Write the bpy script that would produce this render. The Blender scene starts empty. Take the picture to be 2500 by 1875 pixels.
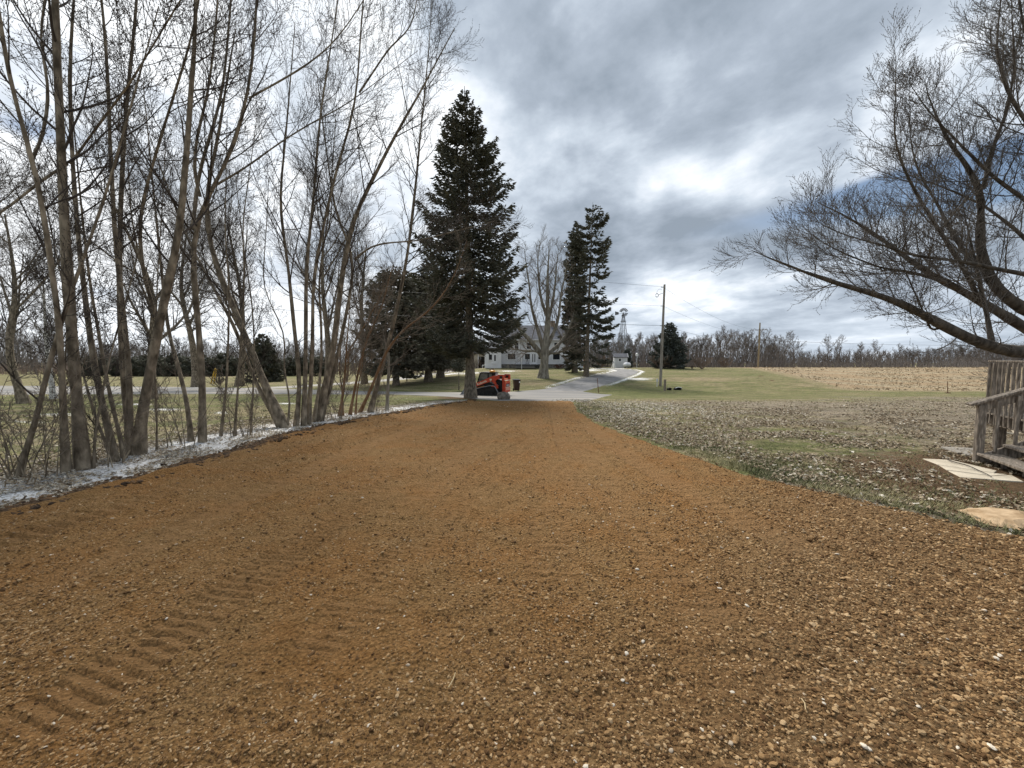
import bpy, math, random
import numpy as np
from mathutils import Vector, Matrix
RNG = np.random.default_rng(7)
random.seed(7)
sc = bpy.context.scene
COL = sc.collection
R_ = math.radians

# ------------------------------------------------------------------ camera
F = 1000.0            # focal length in pixels of the 2500 px wide frame
HZ = 868.0            # row of the horizon
EYE = 1.6
PITCH = math.atan((937.5 - HZ) / F)
cam_d = bpy.data.cameras.new('camera')
cam = bpy.data.objects.new('camera', cam_d)
COL.objects.link(cam)
cam.location = (0, 0, EYE)
cam.rotation_euler = (R_(90) - PITCH, 0, 0)
cam_d.sensor_width = 36
cam_d.lens = F / 2500 * 36
cam_d.clip_start = 0.05
cam_d.clip_end = 9000
sc.camera = cam
sc.render.resolution_x, sc.render.resolution_y = 1024, 768
sc.view_settings.view_transform = 'Standard'
sc.view_settings.look = 'None'
sc.view_settings.gamma = 1
sc.view_settings.exposure = 0.86
sc.view_settings.use_curve_mapping = False
CP, SP = math.cos(PITCH), math.sin(PITCH)

def ray(u, v):
    """direction through a photograph pixel, scaled so that its y component is 1"""
    xc, yc = (u - 1250) / F, -(v - 937.5) / F
    d = (xc, CP + yc * SP, -SP + yc * CP)
    return d[0] / d[1], 1.0, d[2] / d[1]

# ------------------------------------------------------------------ world
SUN_EL, SUN_AZ = R_(47), R_(-12)      # azimuth measured from +Y towards +X
world = bpy.data.worlds.new('World')
sc.world = world
world.use_nodes = True
def build_world():
    nt = world.node_tree
    N, L = nt.nodes, nt.links
    N.clear()
    def n(t, **k):
        x = N.new(t)
        for a, b in k.items(): setattr(x, a, b)
        return x
    def math_(op, a, b=None, clamp=False):
        m = n('ShaderNodeMath', operation=op); m.use_clamp = clamp
        for i, s in enumerate((a, b)):
            if s is None: continue
            if isinstance(s, (int, float)): m.inputs[i].default_value = s
            else: L.new(s, m.inputs[i])
        return m.outputs[0]
    def vm(op, a, b=None, scale=None):
        m = n('ShaderNodeVectorMath', operation=op)
        for i, s in enumerate((a, b)):
            if s is None: continue
            if isinstance(s, tuple): m.inputs[i].default_value = s
            else: L.new(s, m.inputs[i])
        if scale is not None:
            if isinstance(scale, (int, float)): m.inputs[3].default_value = scale
            else: L.new(scale, m.inputs[3])
        return m
    def smooth(x, a, b):
        m = n('ShaderNodeMapRange', interpolation_type='SMOOTHSTEP')
        L.new(x, m.inputs[0]); m.inputs[1].default_value = a; m.inputs[2].default_value = b
        return m.outputs[0]
    def mixc(f, a, b):
        m = n('ShaderNodeMix', data_type='RGBA')
        if isinstance(f, (int, float)): m.inputs[0].default_value = f
        else: L.new(f, m.inputs[0])
        for i, s in ((6, a), (7, b)):
            if isinstance(s, tuple): m.inputs[i].default_value = (*s, 1)
            else: L.new(s, m.inputs[i])
        return m.outputs[2]
    tc = n('ShaderNodeTexCoord')
    d = tc.outputs['Generated']
    sep = n('ShaderNodeSeparateXYZ'); L.new(d, sep.inputs[0])
    X, Y, Z = sep.outputs
    zc = math_('ADD', math_('MAXIMUM', Z, 0.0), 0.20)
    inv = math_('DIVIDE', 1.0, zc)
    pl = vm('SCALE', d, scale=inv).outputs[0]
    # cloud deck: plane coordinates, stretched along the wind
    rot0 = n('ShaderNodeMapping'); L.new(pl, rot0.inputs[0]); rot0.inputs['Rotation'].default_value = (0, 0, R_(-32))
    rot = n('ShaderNodeMapping'); L.new(rot0.outputs[0], rot.inputs[0]); rot.inputs['Scale'].default_value = (1.0, 0.80, 0)
    def noise(vec, sc_, det, rough, dist=0.0, off=(0, 0, 0)):
        mp = n('ShaderNodeMapping'); L.new(vec, mp.inputs[0]); mp.inputs['Location'].default_value = off
        t = n('ShaderNodeTexNoise'); L.new(mp.outputs[0], t.inputs[0])
        t.inputs['Scale'].default_value = sc_; t.inputs['Detail'].default_value = det
        t.inputs['Roughness'].default_value = rough; t.inputs['Distortion'].default_value = dist
        return t.outputs[0]
    big = noise(rot.outputs[0], 0.85, 3, 0.5, 0.5, (3.1, 1.7, 0))
    mid = noise(rot.outputs[0], 2.5, 8, 0.60, 0.10, (7.3, 2.2, 0))
    fine = noise(d, 7.0, 6, 0.55, 0.3, (1.3, 8.2, 0))
    lump = noise(d, 2.6, 5, 0.5, 0.2, (4.3, 1.2, 2.0))
    def blob(u, v, su, sv):
        """a soft patch of cloud or clear sky round the direction of a place in the sky, su by sv radians"""
        dx, dy, dz = ray(u, v); q = Vector((dx, dy, dz)).normalized()
        r = Vector((q.y, -q.x, 0)).normalized(); up = r.cross(q)
        a = math_('DIVIDE', vm('DOT_PRODUCT', d, tuple(r)).outputs[1], su)
        uoff = q.dot(up)
        b = math_('DIVIDE', vm('DOT_PRODUCT', d, tuple(up)).outputs[1], sv)
        fwd = vm('DOT_PRODUCT', d, tuple(q)).outputs[1]
        s = math_('ADD', math_('MULTIPLY', a, a), math_('MULTIPLY', b, b))
        g = math_('POWER', 2.718, math_('MULTIPLY', s, -1.0))
        return math_('MULTIPLY', g, smooth(fwd, 0.0, 0.3))
    # t: brightness of the deck
    t = math_('MULTIPLY', math_('SUBTRACT', big, 0.5), 1.3)
    t = math_('ADD', t, math_('MULTIPLY', math_('SUBTRACT', mid, 0.5), 1.65))
    t = math_('ADD', t, math_('MULTIPLY', math_('SUBTRACT', fine, 0.5), 0.50))
    t = math_('ADD', t, math_('MULTIPLY', smooth(lump, .45, .57), .28))
    t = math_('ADD', t, -.14)
    t = math_('ADD', t, 0.40)
    for (u, v, su, sv, w) in ((250, 350, .50, .50, .62), (1690, 440, .10, .045, .60), (1850, 470, .10, .035, .35), (2050, 250, .32, .14, .08),
                              (600, 800, .5, .16, .40), (1500, 330, .24, .24, -.30), (2050, 800, .5, .10, .12),
                              (1300, 90, .42, .18, -.13), (1330, 300, .2, .1, .10), (1780, 690, .2, .05, .30), (1900, 620, .12, .05, -.22),
                              (2250, 400, .34, .13, .22), (1550, 540, .22, .05, -.10)):
        t = math_('ADD', t, math_('MULTIPLY', blob(u, v, su, sv), w))
    ramp = n('ShaderNodeValToRGB'); L.new(t, ramp.inputs[0])
    cr = ramp.color_ramp
    cr.elements[0].position = 0.0; cr.elements[0].color = (0.175, 0.208, 0.250, 1)
    cr.elements[1].position = 1.0; cr.elements[1].color = (0.66, 0.68, 0.70, 1)
    for p, c in ((0.3, (0.255, 0.293, 0.345, 1)), (0.55, (0.36, 0.405, 0.46, 1)), (0.8, (0.51, 0.545, 0.59, 1))):
        e = cr.elements.new(p); e.color = c
    deck = ramp.outputs[0]
    # pale band low over the fields
    lowb = smooth(Z, 0.16, 0.0)
    deck = mixc(math_('MULTIPLY', lowb, 0.30), deck, (0.42, 0.475, 0.54))
    # clear sky from the Nishita model, seen through breaks in the deck
    sky = n('ShaderNodeTexSky', sky_type='NISHITA'); sky.sun_disc = False
    sky.sun_elevation = SUN_EL; sky.sun_rotation = SUN_AZ
    skc = vm('SCALE', sky.outputs[0], scale=0.05).outputs[0]
    gap = math_('ADD', blob(2180, 480, .30, .036), math_('MULTIPLY', blob(2420, 420, .14, .06), .8))
    gap = math_('ADD', gap, math_('MULTIPLY', blob(85, 315, .06, .022), .8))
    gap = math_('MULTIPLY', gap, math_('ADD', -0.15, math_('MULTIPLY', math_('ADD', mid, lump), 1.25)))
    gap = smooth(gap, 0.25, 0.95)
    zen = n('ShaderNodeMapRange'); L.new(Z, zen.inputs[0]); zen.inputs[1].default_value = .6; zen.inputs[2].default_value = 1; zen.inputs[3].default_value = 1; zen.inputs[4].default_value = 1.35
    deck = vm('SCALE', deck, scale=zen.outputs[0]).outputs[0]
    colr = mixc(gap, deck, skc)
    bg = n('ShaderNodeBackground'); L.new(colr, bg.inputs[0]); bg.inputs[1].default_value = 1.0
    out = n('ShaderNodeOutputWorld'); L.new(bg.outputs[0], out.inputs[0])
build_world()
world.cycles.sampling_method = 'MANUAL'
world.cycles.sample_map_resolution = 512

sun_d = bpy.data.lights.new('sun', 'SUN')
sun_d.energy = 2.8
sun_d.angle = R_(14)
sun_d.color = (1.0, 0.95, 0.87)
sun = bpy.data.objects.new('sun', sun_d)
COL.objects.link(sun)
sv = Vector((math.sin(SUN_AZ) * math.cos(SUN_EL), math.cos(SUN_AZ) * math.cos(SUN_EL), math.sin(SUN_EL)))
sun.rotation_euler = sv.to_track_quat('Z', 'Y').to_euler()
sc.cycles.max_bounces = 4
sc.cycles.diffuse_bounces = 2
sc.cycles.transparent_max_bounces = 6

# ------------------------------------------------------------------ helpers
def ss(x, a, b):
    t = np.clip((np.asarray(x, float) - a) / (b - a), 0, 1)
    return t * t * (3 - 2 * t)

_T = np.random.default_rng(3).random((256, 256))
def vnoise(x, y):
    x = np.asarray(x, float); y = np.asarray(y, float)
    xi, yi = np.floor(x).astype(int), np.floor(y).astype(int)
    fx, fy = x - xi, y - yi
    fx, fy = fx * fx * (3 - 2 * fx), fy * fy * (3 - 2 * fy)
    a = _T[xi & 255, yi & 255]; b = _T[(xi + 1) & 255, yi & 255]
    c = _T[xi & 255, (yi + 1) & 255]; d = _T[(xi + 1) & 255, (yi + 1) & 255]
    return (a * (1 - fx) + b * fx) * (1 - fy) + (c * (1 - fx) + d * fx) * fy - 0.5
def fbm(x, y, oct=3):
    s, a = 0, 1.0
    for i in range(oct):
        s = s + a * vnoise(x * 2 ** i + 17 * i, y * 2 ** i + 31 * i); a *= 0.5
    return s

PY = [-30, 0, 6, 10, 15, 20, 27, 34, 42, 52, 78, 90, 120, 220, 400, 1000, 6000]
PR = [0, 0, 0, -.10, -.35, -.72, -1.2, -1.65, -1.85, -1.35, -.75, -1.0, -2.0, -5.0, -9, -20, -100]
PL = [0, 0, 0, -.10, -.35, -.72, -1.2, -1.55, -1.75, -2.0, -2.5, -2.7, -3.3, -6.0, -10, -20, -100]
def terrain(x, y):
    x = np.asarray(x, float); y = np.asarray(y, float)
    zr, zl = np.interp(y, PY, PR), np.interp(y, PY, PL)
    w = ss(-x, 3, 22)
    z = zr * (1 - w) + zl * w
    z = z - 0.45 * ss(-x, 6.9, 9.6) * (1 - ss(y, 18, 30))            # ground falls behind the bank
    z = z + 0.07 * np.exp(-((x + 6.3) / 0.7) ** 2) * (1 - ss(y, 14, 22)) # the leafy bank itself
    z = z + 0.10 * ss(x, 8, 30) * ss(y, 12, 22) * (1 - ss(y, 36, 70))
    z = z + 0.16 * fbm(x * .06, y * .06, 2) * ss(y, 20, 40)
    return z
def tz(x, y): return float(terrain(x, y))
def pt(u, v, Y):
    d = ray(u, v)
    return Vector((d[0] * Y, Y, EYE + d[2] * Y))
def ground(u, v):
    d = ray(u, v)
    lo = 0.6
    Ys = np.exp(np.linspace(math.log(0.8), math.log(600), 1500))
    h = EYE + d[2] * Ys - terrain(d[0] * Ys, Ys)
    k = np.argmax(h < 0)
    if h[k] >= 0: k = 1100
    a, b = Ys[max(k - 1, 0)], Ys[k]
    ha, hb = h[max(k - 1, 0)], h[k]
    Y = a + (b - a) * ha / (ha - hb) if ha > hb else b
    return Vector((d[0] * Y, Y, tz(d[0] * Y, Y)))

def elev(v): return ray(1250, v)[2]

def inpoly_sd(x, y, poly):
    """signed distance to a polygon, positive inside"""
    P = np.array(poly, float); n = len(P)
    best = np.full(x.shape, 1e9); ins = np.zeros(x.shape, bool)
    for i in range(n):
        a, b = P[i], P[(i + 1) % n]
        ex, ey = b - a
        t = np.clip(((x - a[0]) * ex + (y - a[1]) * ey) / (ex * ex + ey * ey + 1e-12), 0, 1)
        dd = np.hypot(x - a[0] - t * ex, y - a[1] - t * ey)
        best = np.minimum(best, dd)
        c = ((a[1] > y) != (b[1] > y))
        with np.errstate(divide='ignore', invalid='ignore'):
            xx = (b[0] - a[0]) * (y - a[1]) / (b[1] - a[1] + 1e-12) + a[0]
        ins ^= c & (x < xx)
    return np.where(ins, best, -best)

def mesh_np(name, V, Fq, mats=None, smooth=True, tri=False):
    me = bpy.data.meshes.new(name)
    V = np.asarray(V, np.float32); Fq = np.asarray(Fq, np.int32)
    k = Fq.shape[1]
    me.vertices.add(len(V)); me.vertices.foreach_set('co', V.ravel())
    me.loops.add(Fq.size); me.loops.foreach_set('vertex_index', Fq.ravel())
    me.polygons.add(len(Fq)); me.polygons.foreach_set('loop_start', np.arange(0, Fq.size, k, dtype=np.int32))
    me.update(calc_edges=True)
    me.polygons.foreach_set('use_smooth', np.full(len(Fq), smooth))
    for m in (mats or []): me.materials.append(m)
    return me

def link(name, me, parent=None, **props):
    o = bpy.data.objects.new(name, me); COL.objects.link(o)
    if parent is not None: o.parent = parent
    for k, v in props.items(): o[k] = v
    return o
def thing(name, label, cat, loc=(0, 0, 0), rz=0.0, group=None):
    o = bpy.data.objects.new(name, None); COL.objects.link(o)
    o.location = loc; o.rotation_euler = (0, 0, rz); o.empty_display_size = 0.2
    o['label'] = label; o['category'] = cat
    if group: o['group'] = group
    return o

# ------------------------------------------------------------------ materials
def mat(name, c1, c2=None, scale=8.0, rough=0.85, bump=0.0, bscale=None, stretch=(1, 1, 1), metal=0.0, spec=0.25,
        detail=4, c3=None, contrast=(0.35, 0.65), emit=None):
    m = bpy.data.materials.new(name); m.use_nodes = True
    nt = m.node_tree; N, L = nt.nodes, nt.links
    b = N['Principled BSDF']
    b.inputs['Roughness'].default_value = rough; b.inputs['Metallic'].default_value = metal
    b.inputs['Specular IOR Level'].default_value = spec
    tc = N.new('ShaderNodeTexCoord'); mp = N.new('ShaderNodeMapping'); L.new(tc.outputs['Object'], mp.inputs[0])
    mp.inputs['Scale'].default_value = stretch
    if c2 is None: b.inputs['Base Color'].default_value = (*c1, 1)
    else:
        t = N.new('ShaderNodeTexNoise'); L.new(mp.outputs[0], t.inputs[0])
        t.inputs['Scale'].default_value = scale; t.inputs['Detail'].default_value = detail
        r = N.new('ShaderNodeValToRGB'); L.new(t.outputs[0], r.inputs[0])
        r.color_ramp.elements[0].position, r.color_ramp.elements[1].position = contrast
        r.color_ramp.elements[0].color = (*c1, 1); r.color_ramp.elements[1].color = (*c2, 1)
        if c3:
            e = r.color_ramp.elements.new((contrast[0] + contrast[1]) / 2); e.color = (*c3, 1)
        L.new(r.outputs[0], b.inputs['Base Color'])
    if bump:
        t2 = N.new('ShaderNodeTexNoise'); L.new(mp.outputs[0], t2.inputs[0])
        t2.inputs['Scale'].default_value = bscale or scale * 3; t2.inputs['Detail'].default_value = 4
        bp = N.new('ShaderNodeBump'); bp.inputs['Strength'].default_value = 0.8; bp.inputs['Distance'].default_value = bump
        L.new(t2.outputs[0], bp.inputs['Height']); L.new(bp.outputs[0], b.inputs['Normal'])
    if emit:
        b.inputs['Emission Color'].default_value = (*emit[0], 1); b.inputs['Emission Strength'].default_value = emit[1]
    return m
def inst_mat(name, cols, rough=0.9):
    """colour picked by the per-instance attribute tint"""
    m = bpy.data.materials.new(name); m.use_nodes = True
    nt = m.node_tree; N, L = nt.nodes, nt.links
    b = N['Principled BSDF']; b.inputs['Roughness'].default_value = rough; b.inputs['Specular IOR Level'].default_value = 0.15
    a = N.new('ShaderNodeAttribute'); a.attribute_type = 'INSTANCER'; a.attribute_name = 'tint'
    r = N.new('ShaderNodeValToRGB'); L.new(a.outputs['Fac'], r.inputs[0])
    e0, e1 = r.color_ramp.elements[0], r.color_ramp.elements[1]
    e0.position, e0.color = cols[0][0], (*cols[0][1], 1); e1.position, e1.color = cols[-1][0], (*cols[-1][1], 1)
    for p, c in cols[1:-1]:
        e = r.color_ramp.elements.new(p); e.color = (*c, 1)
    L.new(r.outputs[0], b.inputs['Base Color'])
    return m
M = {}
M['bark'] = mat('bark', (.070, .055, .038), (.35, .29, .21), 11, .92, .022, 26, (1, 1, .45), c3=(.185, .150, .107), contrast=(.30, .70))
M['bark_dark'] = mat('bark_dark', (.045, .037, .029), (.13, .108, .085), 9, .95, .015, 30, (1, 1, .4))
M['bark_spruce'] = mat('bark_spruce', (.085, .07, .052), (.24, .20, .15), 10, .95, .02, 28, (1, 1, .5))
M['bark_grey'] = mat('bark_grey', (.12, .105, .08), (.30, .27, .22), 5, .92, .02, 12, (1, 1, .3))
M['bark_orange'] = mat('bark_orange', (.14, .075, .035), (.24, .15, .085), 8, .9, .006, 30, (1, 1, .35))
M['birch'] = mat('birch', (.04, .035, .03), (.62, .60, .56), 5, .7, .004, 20, (1, 1, 3.5), contrast=(.40, .46))
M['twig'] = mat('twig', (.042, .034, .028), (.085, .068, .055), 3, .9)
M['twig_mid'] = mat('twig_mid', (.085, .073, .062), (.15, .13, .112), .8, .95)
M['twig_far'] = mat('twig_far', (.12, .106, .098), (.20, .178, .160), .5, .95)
M['twig_brown'] = mat('twig_brown', (.14, .10, .075), (.25, .195, .155), .5, .95)
M['twig_tan'] = mat('twig_tan', (.13, .105, .08), (.22, .18, .14), 2, .92)
M['needles'] = mat('needles', (.036, .040, .028), (.125, .120, .082), 1.1, .8, contrast=(.3, .7))
M['needles_brown'] = mat('needles_brown', (.055, .052, .036), (.15, .135, .095), 1.0, .85, contrast=(.3, .7))
M['needles_blue'] = mat('needles_blue', (.045, .052, .044), (.11, .12, .10), .8, .85, contrast=(.3, .7))

# ------------------------------------------------------------------ generic geometry
def tubes(P, R, s):
    N, K, _ = P.shape
    T = np.gradient(P, axis=1)
    T /= np.linalg.norm(T, axis=2, keepdims=True) + 1e-9
    mt = T.mean(axis=1); ref = np.where(np.abs(mt[:, 2:3]) < .8, np.array([[0, 0, 1.]]), np.array([[1., 0, 0]]))
    ref = np.repeat(ref[:, None, :], K, 1)
    A = np.cross(T, ref); A /= np.linalg.norm(A, axis=2, keepdims=True) + 1e-9
    B = np.cross(T, A)
    th = np.arange(s) * 2 * np.pi / s
    V = P[:, :, None, :] + R[:, :, None, None] * (np.cos(th)[None, None, :, None] * A[:, :, None, :] + np.sin(th)[None, None, :, None] * B[:, :, None, :])
    V = V.reshape(-1, 3)
    i = np.arange(N)[:, None, None] * K * s; k = np.arange(K - 1)[None, :, None] * s; j = np.arange(s)[None, None, :]
    a = i + k + j; b = i + k + (j + 1) % s
    Fq = np.stack([a, b, b + s, a + s], -1).reshape(-1, 4)
    return V, Fq
def joinVF(parts):
    Vs, Fs, o = [], [], 0
    for V, Fq in parts:
        Vs.append(V); Fs.append(Fq + o); o += len(V)
    return np.concatenate(Vs), np.concatenate(Fs)
def smooth_line(pts, K):
    P = np.array(pts, float); n = len(P)
    t = np.concatenate([[0], np.cumsum(np.linalg.norm(np.diff(P[:, :3], axis=0), axis=1))]); t /= t[-1]
    q = np.linspace(0, 1, K)
    out = np.stack([np.interp(q, t, P[:, c]) for c in range(P.shape[1])], 1)
    for _ in range(2):
        out[1:-1] = (out[:-2] + 2 * out[1:-1] + out[2:]) / 4
    return out
def sprout(P, R, m, K, t0, t1, ang, L, ratio, up, wob, rmin, rng, taper=.25, Lfall=.5, rmax=9., angvar=.25):
    """children of every polyline of a batch"""
    N, Kp, _ = P.shape
    t = t0 + (t1 - t0) * (np.arange(m)[None, :] + rng.random((N, m))) / m
    f = t * (Kp - 1); k = np.minimum(f.astype(int), Kp - 2); fr = (f - k)[..., None]
    n = np.arange(N)[:, None]
    p0 = P[n, k] * (1 - fr) + P[n, k + 1] * fr
    r0 = R[n, k] * (1 - fr[..., 0]) + R[n, k + 1] * fr[..., 0]
    tan = P[n, k + 1] - P[n, k]; tan /= np.linalg.norm(tan, axis=-1, keepdims=True) + 1e-9
    q = rng.normal(size=tan.shape); q -= (q * tan).sum(-1, keepdims=True) * tan; q /= np.linalg.norm(q, axis=-1, keepdims=True) + 1e-9
    a = ang * (1 + angvar * rng.normal(size=t.shape))[..., None]
    d = tan * np.cos(a) + q * np.sin(a)
    Ls = L * (1 - Lfall * t) * rng.uniform(.55, 1.2, t.shape)
    step = (Ls / (K - 1))[..., None]
    pts = [p0]; dd = d
    for i in range(K - 1):
        pts.append(pts[-1] + dd * step)
        dd = dd + np.array([0, 0, up]) / (K - 1) * 2 + rng.normal(size=dd.shape) * wob
        dd /= np.linalg.norm(dd, axis=-1, keepdims=True)
    C = np.stack(pts, 2).reshape(N * m, K, 3)
    rb = np.clip(r0 * ratio, rmin, rmax).reshape(-1, 1)
    RR = rb * np.linspace(1, taper, K)[None, :]
    RR = np.maximum(RR, rmin * .55)
    return C, RR

def bare_tree(name, label, cat, stems, rng, m=(18, 9, 6), L=(2.0, .8, .28), up=(.35, .25, .2), rmin=.0028, ang=.75,
              matt='bark', twig='twig', t0=.25, group=None, sides=8, K=22, wob=.07, buds=True, lmat=None, Lfall=.5, rmx=.017, part_names=('trunk', 'branches', 'twigs')):
    """stems: list of (points [(x,y,z)...], base radius, top radius)"""
    base = Vector(stems[0][0][0])
    root = thing(name, label, cat, tuple(base), 0, group)
    b = np.array(base)
    SP_, SR_ = [], []
    for i, st in enumerate(stems):
        pts, r0, r1 = st[:3]
        q = smooth_line([tuple(p) for p in pts], K)
        rr = r0 + (r1 - r0) * np.linspace(0, 1, K) ** .85
        if not (len(st) > 3 and st[3] == 'limb'):
            rr[0] *= 1.45; rr[1] *= 1.12
            q[0, 2] -= .06
        q = q + np.cumsum(rng.normal(size=q.shape) * r0 * .05, axis=0) * np.linspace(0, 1, K)[:, None]
        V, Fq = tubes((q - b)[None], (rr * (1 + .06 * rng.normal(size=K)))[None], sides)
        link('limb' if len(st) > 3 else part_names[0], mesh_np(part_names[0], V, Fq, [M[(lmat or matt) if len(st) > 3 else matt]]), root)
        SP_.append(q - b); SR_.append(rr)
    P = np.stack(SP_); R = np.stack(SR_)
    C1, R1 = sprout(P, R, m[0], 9, t0, 1., ang, L[0], .42, up[0], wob, rmin * 1.8, rng, rmax=rmx, Lfall=Lfall)
    C2, R2 = sprout(C1, R1, m[1], 6, .12, 1., ang * .9, L[1], .6, up[1], wob * 1.2, rmin * 1.2, rng, rmax=rmx * .45)
    C3, R3 = sprout(C2, R2, m[2], 4, .1, 1., ang * .85, L[2], .7, up[2], wob * 1.3, rmin, rng, rmax=.006)
    link(part_names[1], mesh_np('branches', *tubes(C1, R1, 5), [M[matt] if False else M[twig]]), root)
    parts = [tubes(C2, R2, 4), tubes(C3, R3, 3)]
    if buds:
        C4, R4 = sprout(C3, R3, 3, 2, .25, 1., .6, .028, 1.3, .1, 0, .003, rng, taper=.6)
        parts.append(tubes(C4, np.clip(R4, .0042, .006), 3))
    link(part_names[2], mesh_np('twigs', *joinVF(parts), [M[twig]]), root, kind='stuff')
    return root

# boxes -----------------------------------------------------------
def box_vf(c, s, rz=0.0, mtx=None):
    x, y, z = (v / 2 for v in s)
    V = np.array([[i, j, k] for i in (-x, x) for j in (-y, y) for k in (-z, z)], float)
    if rz:
        co, si = math.cos(rz), math.sin(rz)
        V = V @ np.array([[co, si, 0], [-si, co, 0], [0, 0, 1]])
    V = V + np.array(c, float)
    Fq = np.array([[0, 1, 3, 2], [4, 6, 7, 5], [0, 4, 5, 1], [2, 3, 7, 6], [0, 2, 6, 4], [1, 5, 7, 3]])
    return V, Fq
def bar_vf(a, b, w, h, up=(0, 0, 1)):
    a, b, up = Vector(a), Vector(b), Vector(up)
    t = (b - a).normalized(); s = t.cross(up).normalized(); u = s.cross(t)
    V = [p + s * (i * w / 2) + u * (j * h / 2) for p in (a, b) for i in (-1, 1) for j in (-1, 1)]
    Fq = np.array([[0, 1, 3, 2], [4, 6, 7, 5], [0, 4, 5, 1], [2, 3, 7, 6], [0, 2, 6, 4], [1, 5, 7, 3]])
    return np.array([tuple(v) for v in V]), Fq
def solid(name, parts, m, parent=None, bevel=0.0, smooth=False, **props):
    V, Fq = joinVF(parts)
    me = mesh_np(name, V, Fq, [m] if m else [], smooth)
    o = link(name, me, parent, **props)
    if bevel:
        b = o.modifiers.new('bevel', 'BEVEL'); b.width = bevel; b.segments = 1; b.limit_method = 'ANGLE'
    return o
def prism(name, prof, y0, y1, m, parent=None, bevel=0.0, axis='y', smooth=False, **props):
    """extrude an x,z outline along y"""
    me = bpy.data.meshes.new(name); n = len(prof)
    if axis == 'y': V = [(p[0], y0, p[1]) for p in prof] + [(p[0], y1, p[1]) for p in prof]
    elif axis == 'x': V = [(y0, p[0], p[1]) for p in prof] + [(y1, p[0], p[1]) for p in prof]
    else: V = [(p[0], p[1], y0) for p in prof] + [(p[0], p[1], y1) for p in prof]
    Fs = [tuple(range(n)), tuple(range(2 * n - 1, n - 1, -1))] + [(i, i + n, (i + 1) % n + n, (i + 1) % n) for i in range(n)]
    me.from_pydata(V, [], Fs); me.update()
    if m: me.materials.append(m)
    o = link(name, me, parent, **props)
    if bevel:
        b = o.modifiers.new('bevel', 'BEVEL'); b.width = bevel; b.segments = 2; b.limit_method = 'ANGLE'
    return o
def cyl_vf(a, b, r0, r1=None, s=12, caps=True):
    P = np.array([[tuple(a), tuple(b)]], float); r1 = r0 if r1 is None else r1
    if caps:
        d = (P[0, 1] - P[0, 0]) * 1e-4
        P = np.array([[P[0, 0], P[0, 0] + d, P[0, 1] - d, P[0, 1]]]); R = np.array([[.0005, r0, r1, .0005]])
    else: R = np.array([[r0, r1]])
    # even frame: straight cylinder
    T = (P[0, -1] - P[0, 0]); T /= np.linalg.norm(T)
    ref = np.array([0, 0, 1.]) if abs(T[2]) < .8 else np.array([1., 0, 0])
    A = np.cross(T, ref); A /= np.linalg.norm(A); B = np.cross(T, A)
    th = np.arange(s) * 2 * np.pi / s
    K = P.shape[1]
    V = (P[0][:, None, :] + R[0][:, None, None] * (np.cos(th)[None, :, None] * A + np.sin(th)[None, :, None] * B)).reshape(-1, 3)
    k = np.arange(K - 1)[:, None] * s; j = np.arange(s)[None]
    a_ = k + j; b_ = k + (j + 1) % s
    return V, np.stack([a_, b_, b_ + s, a_ + s], -1).reshape(-1, 4)

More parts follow.
